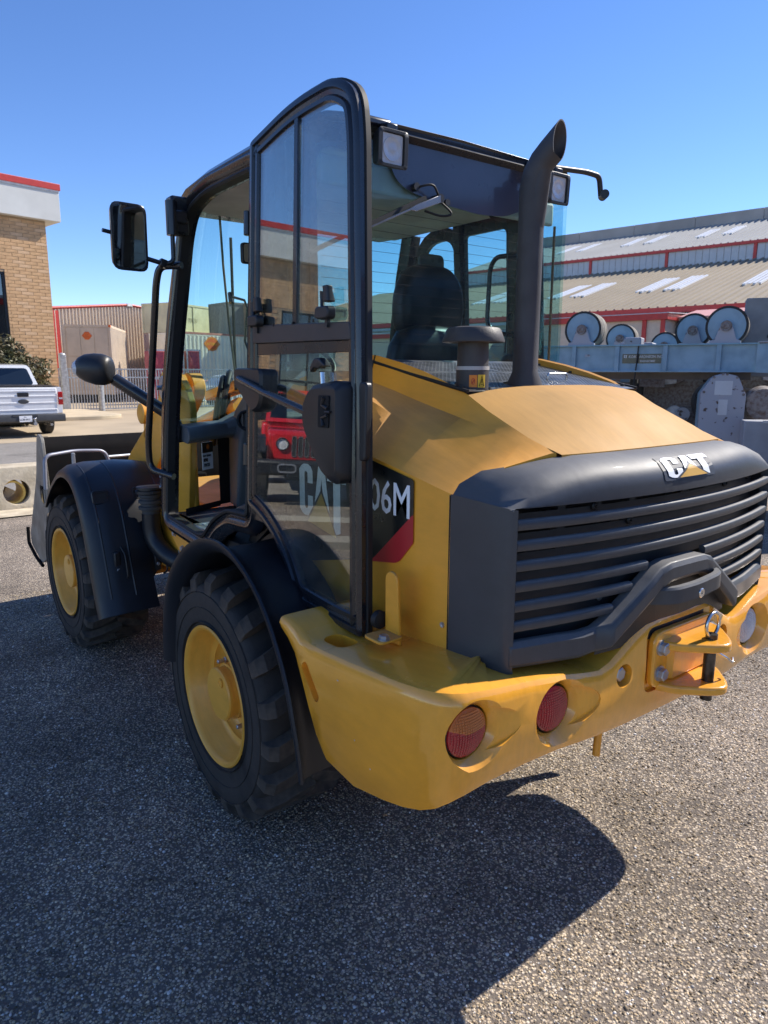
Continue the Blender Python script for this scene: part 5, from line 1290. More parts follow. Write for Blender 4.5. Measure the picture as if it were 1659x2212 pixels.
for r_ in range(nrow):                        # the long rest of the wall
    z = .003+r_*(bh+jt)
    y = 3.0+(bl/2 if r_ % 2 else 0)
    while y < 25.5:
        if not any(a_-bl < y < b_ and 1.75-bh < z < 4.82 for a_, b_ in wins): rest.box(-.012, .004, y, y+bl, z, z+bh)
        y += bl+jt
o = rest.build('brickwork', m_brick, BR, recalc=False); o['kind'] = 'stuff'

# bush in front of the office
m_leaf = mat('olive_leaf', (.11, .11, .045), .5, scale=3, col2=(.16, .11, .055), mixs=.45)
def bush(name, c, r, n, label):
    b_ = tag(empty(name, c), label, 'bush')
    vs = []; fs = []
    for i in range(n):
        u_ = rng.normal(size=3); u_ /= np.linalg.norm(u_)
        k = .55+.5*rng.random()
        lump = 1+.16*math.sin(5*u_[0]+1)*math.cos(4*u_[1])+.10*math.sin(9*u_[2]+3*u_[1])
        p_ = u_*k*lump*np.array(r); p_[2] = max(-r[2]*.95, p_[2])
        q = rng.normal(size=3); q /= np.linalg.norm(q); w_ = np.cross(q, rng.normal(size=3)); w_ /= np.linalg.norm(w_)
        s = .035+.035*rng.random(); L_ = s*1.7
        k0 = len(vs); vs += [tuple(p_-q*L_), tuple(p_+w_*s*.6), tuple(p_+q*L_), tuple(p_-w_*s*.6)]; fs.append((k0, k0+1, k0+2, k0+3))
    m = M(); m.v = vs; m.f = fs
    o = m.build('foliage', m_leaf, b_, recalc=False); o['kind'] = 'stuff'
    st_ = M()
    for i in range(9):
        a_ = i*.7; st_.tube([(0+.05*math.cos(a_), .05*math.sin(a_), -r[2]*1.05), (r[0]*.3*math.cos(a_), r[1]*.3*math.sin(a_), -.2), (r[0]*.6*math.cos(a_), r[1]*.6*math.sin(a_), r[2]*.4)], [.03, .02, .008], 6)
    st_.build('stems', mat('bark', (.08, .06, .045), .9), b_)
    return b_
bush('photinia_bush', (22.4, -2.05, 1.22), (1.0, 1.35, 1.28), 15000, 'dense olive and reddish bush against the brick wall behind the white pickup')
bush('photinia_bush', (22.6, .6, 1.0), (1.0, 1.25, 1.15), 5000, 'second bush further along the brick wall beyond the left edge')

# metal shed with red trim
m_shed = mat('beige_ribbed_steel', (.66, .54, .41), .6, var=.05)
SH = tag(empty('metal_shed', (42.1, -.6, 0), math.radians(20)), 'beige ribbed steel building with red gutter behind the tan container', 'building')
pr = [(-8.55, 0), (-8.55, 5.45), (-14.2, 6.05), (-19.5, 5.60), (-19.5, 0)]
M().prism([(0, y, z) for y, z in pr], (12, 0, 0)).build('wall', m_shed, SH)
rb = 0
y = -8.8
rm = {}
while y > -19.4:
    top = interp(y, [(-19.5, 5.56), (-14.2, 5.99), (-8.55, 5.40)])
    M().prism([(0, y-.05, 0), (-.075, y-.025, 0), (-.075, y+.025, 0), (0, y+.05, 0)], (0, 0, top)).build('wall_rib', m_shed, SH)
    y -= .235
M().tube([(-.04, -8.5, 5.47), (-.04, -14.2, 6.08), (-.04, -19.5, 5.63)], .085, 8).build('roof_edge', m_redp, SH)
M().box(-.09, .0, -8.95, -8.55, 0, 5.34).build('corner_trim', m_redp, SH)
M().box(-.095, .0, -8.75, -8.70, 0, 5.34).build('downpipe', m_shed, SH)
M().box(-.14, .02, -14.4, -14.0, 5.98, 6.14).build('ridge_cap', m_wtrim, SH)

# containers
def container(loc, ang, L, Wd, H, mt, label, group, ribA=True, ribB=True, panels=0, mark=None, pitch=.28):
    c = tag(empty('shipping_container', loc, ang), label, 'container', group)
    # local: corner at origin, +x runs along the long side, +y along the end, camera sees faces y=0 (long) and x=0 (end)
    M().box(.03, L-.03, .03, Wd-.03, .05, H-.05).build('body', mt, c)
    def ribs(L_, ax, name):
        k = int((L_-.24)/pitch); m = M()
        for i in range(k):
            a_ = .14+i*pitch
            if ax == 'x': M().prism([(a_, .032, .12), (a_+pitch*.15, -.035, .12), (a_+pitch*.45, -.035, .12), (a_+pitch*.6, .032, .12)], (0, 0, H-.26)).build(name, mt, c)
            else: M().prism([(.032, a_, .12), (-.006, a_+pitch*.2, .12), (-.006, a_+pitch*.5, .12), (.032, a_+pitch*.7, .12)], (0, 0, H-.26)).build(name, mt, c)
    if ribA: ribs(L, 'x', 'side_rib')
    if ribB: ribs(Wd, 'y', 'end_rib')
    for x in (0, L-.12):
        for y in (0, Wd-.12): M().box(x, x+.12, y, y+.12, 0, H).build('corner_post', mt, c)
    M().box(0, L, -.004, .06, H-.12, H).build('top_rail', mt, c); M().box(0, L, -.004, .06, 0, .14).build('bottom_rail', mt, c)
    M().box(-.004, .06, 0, Wd, H-.12, H).build('end_top_rail', mt, c); M().box(-.004, .06, 0, Wd, 0, .14).build('end_bottom_rail', mt, c)
    if panels:
        for i in range(panels):
            a_ = .16+(Wd-.32)*i/panels; b_ = a_+(Wd-.32)/panels-.02
            M().box(.0, .04, a_, b_, .2, H*.54).build('lower_panel', mt, c, bevel=.004)
            M().box(.0, .04, a_, b_, H*.555, H-.16).build('upper_panel', mt, c, bevel=.004)
            M().box(-.02, .0, (a_+b_)/2-.01, (a_+b_)/2+.01, H*.32, H*.5).build('lock_rod', m_galv, c)
    return c
m_ctan = mat('tan_container_paint', (.62, .52, .40), .6, var=.07, scale=1.5)
m_crm = mat('cream_container_paint', (.74, .64, .38), .6, var=.10, scale=1.2)
m_pnk = mat('dusty_rose_container_paint', (.54, .38, .31), .7, var=.08, scale=1.2)
m_cgr = mat('white_container_paint', (.86, .82, .66), .6, var=.06, scale=1.5)
m_org = mat('orange_logo_paint', (.68, .14, .03), .6)
m_gry = mat('grey_container_paint', (.26, .24, .21), .7)
c1 = container((38, -10.0, .45), math.radians(-25), 6.0, 2.44, 3.72, m_ctan, 'tan container with flat panelled end and small orange diamond, behind the fence', None, ribB=False, panels=3)
for s_ in ((0, 0), (5.88, 0)): M().box(s_[0]-.01, s_[0]+.14, -.012, .1, 3.60, 3.735).build('red_corner_casting', m_org, c1)
M().prism([(-.012, 1.22+q[0]*.26, 3.14+q[1]*.26) for q in ((1, 0), (.35, .8), (-.35, .8), (-1, 0), (-.35, -.8), (.35, -.8))], (-.004, 0, 0)).build('diamond_logo', m_org, c1)
M().box(.3, 5.7, .2, 2.2, -.45, 0.05).build('support_blocks', m_under, c1)
c2 = container((42.2, -15.05, 4.15), math.radians(-62), 9.0, 2.44, 1.82, m_crm, 'cream weathered container on top of the rose one, left of the cab pillar', 'stacked storage containers', ribA=False, ribB=False)
for i in range(5): M().box(.3+i*1.75, .34+i*1.75, -.02, .04, .1, 1.7).build('side_post', m_crm, c2)
text('stencil_marks', 'TTCU', .34, (1.55, -.012, .72), (1, 0, 0), (0, 0, 1), mat('faded_stencil', (.09, .08, .05), .8), c2, bold=0)
c3 = container((42.25, -15.1, 0), math.radians(-62), 9.0, 2.44, 4.13, m_pnk, 'tall rose brown container under the cream one', 'stacked storage containers', ribA=False, ribB=False)
for i in range(8): M().box(.2, 8.8, -.014, .04, .4+i*.5, .43+i*.5).build('side_seam', m_pnk, c3)
c4 = container((37.6, -13.4, .35), math.radians(-74), 5.75, 2.4, 3.55, m_cgr, 'white ribbed container with large orange hexagon logo seen through the cab', None, ribB=False, pitch=.29)
M().prism([(2.65+q[0]*.62, -.037, 2.98+q[1]*.42) for q in ((1, 0), (.45, .85), (0, 1), (-.45, .85), (-1, 0), (-.45, -.85), (0, -1), (.45, -.85))], (0, -.006, 0)).build('hexagon_logo', m_org, c4)
M().sweep([(2.65+q[0]*.55, -.045, 2.98+q[1]*.36) for q in ((1, 0), (.45, .85), (0, 1), (-.45, .85), (-1, 0), (-.45, -.85), (0, -1), (.45, -.85))], (0, -1, 0), [(-.012, 0), (.012, 0), (.012, .003), (-.012, .003)]).build('logo_outline', m_lab, c4)
text('logo_lettering', 'ACTION', .22, (2.26, -.0455, 2.90), (1, 0, 0), (0, 0, 1), m_lab, c4, xs=.85, bold=.01)
M().box(0, 5.75, -.02, .05, 3.50, 3.62).build('rust_top_rail', mat('faded_red_rail', (.50, .22, .16), .7), c4)
c5 = container((39.5, -17.6, 3.9), math.radians(-85), 7.0, 2.4, 2.05, m_gry, 'grey container on top, its upper corner seen through the cab windscreen', None, ribA=False, ribB=False)
c6 = container((37.5, -19.1, 0), math.radians(-80), 7.0, 2.4, 5.9, mat('rusty_tan_container', (.40, .27, .18), .7, var=.2, scale=1), 'rusty tan container wall seen past the front wiper', None, ribA=False, ribB=False)
text('stencil_marks', 'MSTU', .40, (1.0, -.012, 5.1), (1, 0, 0), (0, 0, 1), m_gry, c6, bold=0)
# red machinery cabinets behind the fence
m_mag = mat('faded_red_cabinet', (.42, .07, .09), .5, var=.15)
for k, (y, w_, h_, z0) in enumerate(((-11.3, .85, 2.75, 0), (-12.3, .9, 2.75, 0), (-13.4, .75, 2.80, 0))):
    t = tag(empty('welding_cabinet', (34.6+.2*k, y, 0)), ['leftmost dark red cabinet in a pale frame behind the fence', 'middle red cabinet in a pale frame behind the fence', 'right red cabinet beside the loader pillar behind the fence'][k], 'cabinet')
    M().box(0, .8, -w_/2, w_/2, z0+.15, h_).build('cabinet_body', m_mag, t, bevel=.02)
    M().sweep([(-.02, -w_/2, .1), (-.02, w_/2, .1), (-.02, w_/2, h_+.05), (-.02, -w_/2, h_+.05)], (-1, 0, 0), [(-.05, 0), (.03, 0), (.03, .05), (-.05, .05)]).box(-.06, -.01, -w_/2, w_/2, 1.30, 1.36).build('frame', m_galv, t)
    M().box(-.02, 0, -w_*.3, w_*.3, 2.0, 2.5).build('door_panel', m_mag, t, bevel=.01)
pk = tag(M().box(33.6, 34.0, -13.9, -11.9, .35, 1.25).build('pink_tarp_crate', mat('faded_pink_panel', (.62, .26, .27), .7), None, bevel=.03), 'faded pink crate low behind the fence beside the loader arm', 'crate')

# steel fence with gates
FN = tag(empty('steel_fence', (29.8, 0, 0)), 'galvanised picket fence and gates across the yard entrance', 'fence')
M().box(-.11, .11, -5.66, -5.42, 0, 2.38).build('gate_post', m_galv, FN, bevel=.01)
M().lathe((0, -5.53, 2.38), (0, 0, 1), [(0, .14), (.04, .12), (.08, .03)], 12).build('post_cap', m_galv, FN)
M().cyl((0, -7.0, 0), (0, -7.0, 2.05), .13, 14).build('gate_post', m_galv, FN, smooth=40)
M().cyl((-.1, -13.0, 0), (-.1, -13.0, 1.75), .07, 14).build('gate_post', m_galv, FN, smooth=40)
M().cyl((-1.2, -12.75, 0), (-1.2, -12.75, 3.1), .085, 14).build('tall_post', m_galv, FN, smooth=40)
for (y0, y1) in ((-5.4, -3.6), (-6.9, -5.65), (-18.0, -7.1)):
    for z in (1.80, 1.44, .10):
        M().box(-.022, .022, y0, y1, z-.028, z+.028).build('rail', m_galv, FN)
pk_ = None
y = -3.7
while y > -18:
    if not (-5.65 < y < -5.4 or -7.12 < y < -6.88):
        if pk_ is None: o = M().box(-.016, .016, -.018, .018, .06, 1.80).build('picket', m_galv, FN); pk_ = o.data
        else: o = bpy.data.objects.new('picket', pk_); COL.objects.link(o); o.parent = FN
        o.location = (0, y, 0)
    y -= .118
M().tube([(-.1, -9.8, .45), (-.12, -9.8, 1.0)], .03, 8).build('gate_latch', m_galv, FN)

# concrete barrier block with a pipe hole at the left edge
m_bar = mat('weathered_concrete_block', (.66, .57, .42), .9, col2=(.44, .37, .26), scale=4, bump=.006, bscale=25, detail=7)
CB = tag(empty('concrete_block', (7.2, 0, 0)), 'weathered concrete block with a round hole and yellow pipe, left of the bucket', 'concrete block')
cb = M().prism([(0, 1.6, 0), (.10, 1.6, .53), (.5, 1.6, .53), (.62, 1.6, 0)], (0, -2.9, 0)).build('block', m_bar, CB, bevel=.02)
cut(cb, [M().cyl((6.8, .32, .22), (8.4, .32, .22), .155, 32).build('c', None)])
M().lathe((.10, .36, .21), (1, 0, 0), [(0, .150), (.50, .150), (.50, .125), (.0, .125), (0, .150)], 28, caps=False).build('yellow_pipe', mat('yellow_pipe_lining', (.62, .42, .10), .6), CB, smooth=40)
M().prism([(.28, .45, .13), (.28, .38, .12), (.26, .30, .20), (.28, .40, .26)], (.1, 0, 0)).build('rubble', m_bar, CB)
sheet('kerb_strip', [(6.7, 1.7), (7.2, 1.7), (7.25, -1.4), (6.75, -1.4)], .016, m_bar)

# ---- vehicles
def wheelset(parent, pts, r, w_, rimc=m_zinc):
    for (x, y) in pts:
        s = 1 if y > 0 else -1
        t = empty('wheel', (x, y, r), parent=parent)
        M().lathe((0, -w_/2, 0), (0, 1, 0), [(0, r*.62), (.01, r*.9), (.04, r), (w_-.04, r), (w_-.01, r*.9), (w_, r*.62)], 28).build('tyre', m_rub, t, smooth=40)
        M().lathe((0, s*(w_/2+.004), 0), (0, s, 0), [(-.06, r*.62), (0, r*.62), (-.05, r*.5), (-.03, r*.2), (-.02, 0)], 20).build('rim', rimc, t, smooth=40)
        for k in range(5):
            a_ = 2*PI*k/5; M().ob((r*.38*math.cos(a_), s*(w_/2-.02), r*.38*math.sin(a_)), V((r*.22*math.cos(a_), 0, r*.22*math.sin(a_))), (0, .015, 0), V((-r*.06*math.sin(a_), 0, r*.06*math.cos(a_)))).build('spoke', rimc, t)
m_silv = mat('white_car_paint', (.86, .86, .86), .25, coat=.8, var=.03)
m_cargl = glass_mat('car_glass', (.12, .14, .15), 1.6, .06)
m_chrd = mat('dark_bumper', (.05, .052, .056), .5)
PT = tag(empty('pickup_truck', (17.75, -1.72, 0), math.radians(3)), 'white pickup parked at the left edge with its tailgate towards the camera', 'pickup truck')
W2_ = 1.0
def bodysec(x, w_, z0, z1, r=.1): return [(x, -w_, z0), (x, -w_*1.02, (z0+z1)/2), (x, -w_, z1-r*.4), (x, -w_+r, z1), (x, w_-r, z1), (x, w_, z1-r*.4), (x, w_*1.02, (z0+z1)/2), (x, w_, z0)]
M().loft([bodysec(.03, .96, .62, 1.28, .03), bodysec(.10, .985, .56, 1.29, .04), bodysec(2.1, 1.0, .50, 1.30, .04), bodysec(4.2, 1.0, .48, 1.28, .06), bodysec(5.5, .97, .48, 1.20, .12), bodysec(5.8, .90, .50, 1.02, .1)], closed=True, caps=True).build('body', m_silv, PT, smooth=40)
M().loft([[(1.98, .90, 1.29), (2.16, .74, 1.83), (2.16, -.74, 1.83), (1.98, -.90, 1.29)], [(2.6, .92, 1.29), (2.6, .76, 1.90), (2.6, -.76, 1.90), (2.6, -.92, 1.29)], [(3.6, .92, 1.29), (3.4, .76, 1.88), (3.4, -.76, 1.88), (3.6, -.92, 1.29)], [(4.3, .92, 1.28), (3.7, .72, 1.80), (3.7, -.72, 1.80), (4.3, -.92, 1.28)]], closed=False, caps=False).loft([]) if False else None
cabs = [[(1.98, .92, 1.28), (2.13, .75, 1.80), (2.2, .70, 1.86), (2.2, -.70, 1.86), (2.13, -.75, 1.80), (1.98, -.92, 1.28)], [(2.7, .93, 1.28), (2.7, .77, 1.84), (2.7, .72, 1.90), (2.7, -.72, 1.90), (2.7, -.77, 1.84), (2.7, -.93, 1.28)], [(3.6, .93, 1.28), (3.5, .77, 1.82), (3.5, .72, 1.88), (3.5, -.72, 1.88), (3.5, -.77, 1.82), (3.6, -.93, 1.28)], [(4.4, .92, 1.27), (3.8, .74, 1.76), (3.75, .70, 1.80), (3.75, -.70, 1.80), (3.8, -.74, 1.76), (4.4, -.92, 1.27)]]
M().loft(cabs, closed=True, caps=True).build('cab_shell', m_silv, PT, smooth=40)
n_ = V((-.96, 0, .28))
M().prism(fillet([V((1.995, .80, 1.33)), V((2.125, .67, 1.78)), V((2.125, -.67, 1.78)), V((1.995, -.80, 1.33))], .08, 3, closed=True), n_*.012).build('rear_window', m_cargl, PT)
M().prism([(.10, .92, 1.30), (.10, -.92, 1.30), (1.95, -.92, 1.31), (1.95, .92, 1.31)], (0, 0, .02)).build('bed_cover', m_blk, PT)
tg = M().box(.0, .05, -.84, .84, .60, 1.27).build('tailgate', m_silv, PT, bevel=.015)
for z in (.72, .90, 1.07, 1.20): M().prism([(.0, -.82, z-.055), (-.014, -.82, z), (.0, -.82, z+.012)], (0, 1.64, 0)).build('pressed_ridge', m_silv, tg)
M().loft([rrect((-.012, -.02, 1.105), (0, .135, 0), (0, 0, .055), .02), rrect((-.028, -.02, 1.105), (0, .125, 0), (0, 0, .045), .02)], closed=True, caps=True).build('tailgate_handle', m_blk, tg)
ob_ = M().lathe((-.010, -.02, .93), (-1, 0, 0), [(0, .06), (.012, .05), (.014, 0)], 24).build('oval_badge', m_chrd, tg)
ob_.scale = (1, 2.2, 1); ob_.location = (0, .024, 0)
for s in (1, -1):
    t = M().loft([rrect((.0, .925*s, 1.0), (0, .062, 0), (0, 0, .17), .02), rrect((-.02, .925*s, 1.0), (0, .052, 0), (0, 0, .16), .02)], closed=True, caps=True).build('tail_light', mat('tail_light_red', (.42, .01, .012), .2, coat=.6), PT)
    M().ob((-.022, .925*s, 1.0), (.002, 0, 0), (0, .045, 0), (0, 0, .022)).build('reverse_lens', m_lens, t)
M().loft([[(.02, y, .40), (-.12, y, .40), (-.15, y, .44), (-.15, y, .55), (-.13, y, .60), (.02, y, .60)] for y in (-.98, -.30, -.28, .28, .30, .98)], closed=True, caps=True).build('rear_bumper', m_chrd, PT, bevel=.01)
M().box(-.156, -.13, -.30, .30, .55, .605).build('bumper_step', m_chrd, PT, bevel=.004)
lp_ = M().box(-.165, -.155, -.15, .15, .42, .575).build('licence_plate', m_white, PT, bevel=.002)
text('plate_number', 'LCM-0413', .068, (-.1655, .135, .458), (0, -1, 0), (0, 0, 1), m_decal, lp_, bold=.015, xs=.82)
text('plate_state', 'TEXAS', .024, (-.1655, .045, .535), (0, -1, 0), (0, 0, 1), m_decal, lp_, xs=.9)
M().box(-.22, .2, -.25, -.17, .33, .40).cyl((-.20, -.21, .38), (-.20, -.21, .48), .02, 10).build('tow_hitch', m_zinc, PT)
M().lathe((-.20, -.21, .47), (0, 0, 1), [(0, .015), (.02, .035), (.045, .03), (.055, .01)], 14).build('tow_ball', m_chr, PT, smooth=60)
M().cyl((-.15, -.62, .33), (.5, -.62, .33), .035, 12).build('exhaust_tip', m_chr, PT, smooth=40)
M().box(.2, 5.0, -.55, .55, .34, .55).build('chassis', m_under, PT)
wheelset(PT, [(1.15, .82), (1.15, -.82), (4.7, .82), (4.7, -.82)], .40, .27)

def simple_car(name, loc, rz, body, green, hw, mt, label, wr_, wx, cat='car', z0=.32):
    c = tag(empty(name, loc, rz), label, cat)
    bp = fillet([(x, 0, z) for x, z in body], .12, 3, closed=True)
    ctr = V((sum(q.x for q in bp)/len(bp), 0, .7))
    M().loft([[V((q.x, -hw+.06, q.z))-(V((q.x, 0, q.z))-ctr)*.03 for q in bp], [V((q.x, -hw, q.z)) for q in bp], [V((q.x, hw, q.z)) for q in bp], [V((q.x, hw-.06, q.z))-(V((q.x, 0, q.z))-ctr)*.03 for q in bp]], closed=True, caps=True).build('body', mt, c, smooth=40)
    gp_ = fillet([(x, 0, z) for x, z in green], .10, 3, closed=True)
    k = .80
    M().loft([[V((q.x, -(hw-.02-(q.z-green[0][1])*.28), q.z)) for q in gp_], [V((q.x, (hw-.02-(q.z-green[0][1])*.28), q.z)) for q in gp_]], closed=True, caps=True).build('roof', mt, c, smooth=40)
    cen = sum(gp_, V((0, 0, 0)))/len(gp_)
    for s in (1, -1):
        for (f0, f1) in ((0, .47), (.52, 1)):
            x0 = min(q.x for q in gp_); x1 = max(q.x for q in gp_)
            zb_, zt_ = green[0][1]+.05, max(q.z for q in gp_)-.09
            def ex(z, hi):
                xsx = []
                for i in range(len(gp_)):
                    a_, b_ = gp_[i], gp_[(i+1) % len(gp_)]
                    if (a_.z-z)*(b_.z-z) < 0: xsx.append(a_.x+(b_.x-a_.x)*(z-a_.z)/(b_.z-a_.z))
                return (max(xsx)-.10 if hi else min(xsx)+.10) if xsx else (x1 if hi else x0)
            lo0, lo1, hi0, hi1 = ex(zb_, 0), ex(zb_, 1), ex(zt_, 0), ex(zt_, 1)
            P = lambda f, z: V((interp(f, [(0, lo0 if z == zb_ else hi0), (1, lo1 if z == zb_ else hi1)]), s*(hw-.012-(z-green[0][1])*.28), z))
            M().prism([P(f0, zb_), P(f1, zb_), P(f1, zt_), P(f0, zt_)], (0, s*.004, 0)).build('side_window', m_cargl, c)
    # front and rear glass
    return c
sv_ = simple_car('parked_car', (31.6, -13.9, 0), math.radians(97), [(-2.3, .35), (2.3, .32), (2.38, .55), (2.25, .88), (1.2, 1.02), (-2.2, 1.06), (-2.36, .7)], [(-2.2, 1.0), (1.05, 1.0), (.45, 1.52), (-.6, 1.60), (-1.8, 1.52)], .92, m_silv, 'white car parked behind the fence, seen through the cab windscreen', .34, 1.4)
wheelset(sv_, [(-1.4, .80), (-1.4, -.80), (1.45, .80), (1.45, -.80)], .34, .22)
# red off-roader that the door glass mirrors
JP = tag(empty('off_road_car', (8.5, 6.12, 0), math.radians(207)), 'red open-style four wheel drive car with a slotted grille, mirrored in the door glass', 'off-road car')
m_jr = mat('red_car_paint', (.52, .012, .016), .25, coat=.8, var=.03)
M().prism(fillet([(1.75, -.70, .62), (1.80, -.70, 1.10), (1.70, -.70, 1.16), (.35, -.72, 1.22), (.30, -.72, .62)], .05, 3, closed=True), (0, 1.40, 0)).build('bonnet', m_jr, JP, bevel=.03)
M().box(-1.9, .35, -.78, .78, .60, 1.22).build('tub', m_jr, JP, bevel=.05)
M().prism([(.35, -.74, 1.22), (.05, -.68, 1.78), (-1.80, -.68, 1.82), (-1.88, -.74, 1.22)], (0, 1.44, 0)).build('hard_top', m_blk, JP, bevel=.05)
M().prism([(.33, -.66, 1.27), (.10, -.62, 1.70), (.10, .62, 1.70), (.33, .66, 1.27)], (.03, 0, .02)).build('windscreen', m_cargl, JP)
M().sweep([(.355, -.70, 1.24), (.10, -.65, 1.76), (.10, .65, 1.76), (.355, .70, 1.24)], V((.9, 0, .44)), [(-.05, 0), (.02, 0), (.02, .04), (-.05, .04)]).build('windscreen_frame', m_jr, JP)
gr_ = M().prism(fillet([(1.80, -.60, .72), (1.80, .60, .72), (1.78, .64, 1.10), (1.78, -.64, 1.10)], .06, 3, closed=True), (.05, 0, 0)).build('grille', m_jr, JP, bevel=.01)
for k in range(7):
    y = (k-3)*.098
    M().prism(rrect((1.852, y, .92), (0, .030, 0), (0, 0, .15), .02), (.004, 0, 0)).build('grille_slot', m_under, gr_)
    M().sweep(rrect((1.856, y, .92), (0, .030, 0), (0, 0, .15), .02), (1, 0, 0), [(-.004, 0), (.008, 0), (.008, .006), (-.004, .006)]).build('slot_surround', m_chr, gr_)
for s in (1, -1):
    M().lathe((1.84, .475*s, .95), (1, 0, 0), [(0, .10), (.03, .10), (.035, .085), (.02, .08), (.03, 0)], 28).build('headlight', m_lens, JP, smooth=40)
    M().sweep([V((1.872, .475*s+.092*math.cos(q), .95+.092*math.sin(q))) for q in [2*PI*k/24 for k in range(24)]], (1, 0, 0), [(-.01, 0), (.008, 0), (.008, .01), (-.01, .01)]).build('headlight_ring', m_blk, JP)
    M().prism(fillet([(.65, .72*s, .80), (.80, .72*s, 1.04), (1.75, .72*s, 1.04), (1.92, .72*s, .84), (1.90, .72*s, .78), (1.70, .72*s, .96), (.88, .72*s, .96)], .05, 3, closed=True), (0, .24*s, 0)).build('fender_flare', m_blk, JP, bevel=.02)
    M().prism(fillet([(-1.95, .74*s, .78), (-1.80, .74*s, 1.04), (-.85, .74*s, 1.04), (-.70, .74*s, .80), (-.9, .74*s, .96), (-1.75, .74*s, .96)], .05, 3, closed=True), (0, .20*s, 0)).build('fender_flare', m_blk, JP, bevel=.02)
    M().box(.2, .34, .80*s-.1, .80*s+.1, 1.25, 1.45).build('wing_mirror', m_blk, JP, bevel=.02)
    M().sweep(rrect((2.055, .40*s, .60), (0, .13, 0), (0, 0, .055), .05, 4), (1, 0, 0), [(-.01, 0), (.014, 0), (.014, .012), (-.01, .012)]).build('fog_lamp_ring', m_zinc, JP)
M().box(1.85, 2.05, -.88, .88, .48, .72).build('front_bumper', m_blk, JP, bevel=.05)
M().box(-2.05, -1.9, -.85, .85, .5, .7).build('rear_bumper', m_blk, JP, bevel=.04)
M().box(-1.7, 1.7, -.4, .4, .38, .6).build('chassis', m_under, JP)
wheelset(JP, [(1.28, .80), (1.28, -.80), (-1.32, .80), (-1.32, -.80)], .44, .30)
# planting strip that the glass mirrors, out of frame to the left
m_mulch = mat('brown_mulch', (.10, .065, .04), .95, scale=20, col2=(.22, .16, .11), mixs=.5, bump=.02, bscale=15)
ms = M().prism([(4.9, 2.4, 0), (5.9, 3.0, 0), (3.6, 7.6, 0), (1.0, 12.0, 0), (0, 11.4, 0), (2.6, 7.0, 0)], (0, 0, .09)).build('planting_strip', m_mulch, None); ms['kind'] = 'structure'
ks = M().tube([(4.85, 2.35, .06), (2.55, 6.95, .06), (-.05, 11.35, .06)], .09, 6).tube([(5.95, 3.05, .06), (3.65, 7.65, .06), (1.05, 12.05, .06)], .09, 6).build('kerb', mat('grey_kerb', (.30, .27, .22), .9), None); ks['kind'] = 'structure'
# ================================================================ RIGHT SIDE: works hall, rotator and machinery
m_roofl = mat('tan_roof_sheet', (.36, .305, .225), .75, var=.06, scale=.4, col2=(.32, .27, .20), spec=.3)
m_roofu = mat('grey_roof_sheet', (.36, .36, .35), .7, var=.06, scale=.4, spec=.3)
m_clad = mat('white_cladding', (.56, .57, .58), .6, var=.04)
m_sky_ = mat('translucent_rooflight', (.86, .86, .85), .35, var=.02)
m_fas = mat('grey_ridge_band', (.40, .36, .32), .8, var=.12, scale=.6)
HA = tag(empty('works_hall', (CAM.x, CAM.y, 0), math.radians(11)), 'long works hall with two ribbed roofs, red trims and white rooflights', 'building')
def rib_roof(name, x0, x1, d0, z0, d1, z1, mt, pitch, lights):
    base = M().add([(x0, -d0, z0), (x1, -d0, z0), (x1, -d1, z1), (x0, -d1, z1)], [(0, 1, 2, 3)])
    o = base.build(name, mt, HA, recalc=False)
    nrm = V((0, (z1-z0), (d1-d0))).normalized(); h_ = nrm*.085
    x = x0+.1; rest_ = M()
    while x < x1:
        w_ = .035
        P = lambda xx, f: V((xx, -(d0+(d1-d0)*f), z0+(z1-z0)*f))
        m = rest_
        m.add([P(x-w_*1.7, 0), P(x-w_, 0)+h_, P(x+w_, 0)+h_, P(x+w_*1.7, 0), P(x-w_*1.7, 1), P(x-w_, 1)+h_, P(x+w_, 1)+h_, P(x+w_*1.7, 1)], [(0, 1, 5, 4), (1, 2, 6, 5), (2, 3, 7, 6), (0, 3, 2, 1)])
        x += pitch
    r_ = rest_.build(name+'_ribs', mt, o, recalc=False); r_['kind'] = 'stuff'
    for (xa, xb, f0, f1) in lights:
        k = 4
        for i in range(k):
            xx = xa+(xb-xa)*(i+.5)/k; w_ = (xb-xa)/k*.28
            q = [V((xx-w_, -(d0+(d1-d0)*f0), z0+(z1-z0)*f0)), V((xx+w_, -(d0+(d1-d0)*f0), z0+(z1-z0)*f0)), V((xx+w_, -(d0+(d1-d0)*f1), z0+(z1-z0)*f1)), V((xx-w_, -(d0+(d1-d0)*f1), z0+(z1-z0)*f1))]
            M().prism([a_+nrm*.02 for a_ in q], nrm*.09).build('rooflight', m_sky_, HA)
    return o
per = 5.08
L1 = []
for k in range(-1, 6):
    L1 += [(19.72-per*k+.0, 20.62-per*k, .325, .60), (18.28-per*k, 19.22-per*k, .325, .61)]
rib_roof('lower_roof', -8, 42, 32, 4.5, 46, 8.16, m_roofl, .40, [l_ for l_ in L1 if l_[0] > -7])
L2 = []
for k in range(-1, 6): L2 += [(21.85-per*k, 22.55-per*k, .40, .70), (20.2-per*k, 20.9-per*k, .40, .70)]
rib_roof('upper_roof', -8, 33.3, 46, 9.2, 56, 12.15, m_roofu, .40, [l_ for l_ in L2 if l_[0] > -7])
M().box(-8, 42, -46, -32.2, 0, .1).box(-8, 42, -32.35, -32.15, 0, 4.4).build('front_wall', m_shed, HA)
M().prism([(42, -32.2, 0), (42, -32.2, 4.45), (42, -46, 8.1), (42, -46, 0)], (.15, 0, 0)).build('end_wall', m_shed, HA)
M().prism([(33.2, -46.1, 8.0), (33.2, -46.1, 9.1), (33.2, -56, 12.1), (33.2, -56, 8.0)], (.1, 0, 0)).build('upper_end_wall', m_clad, HA)
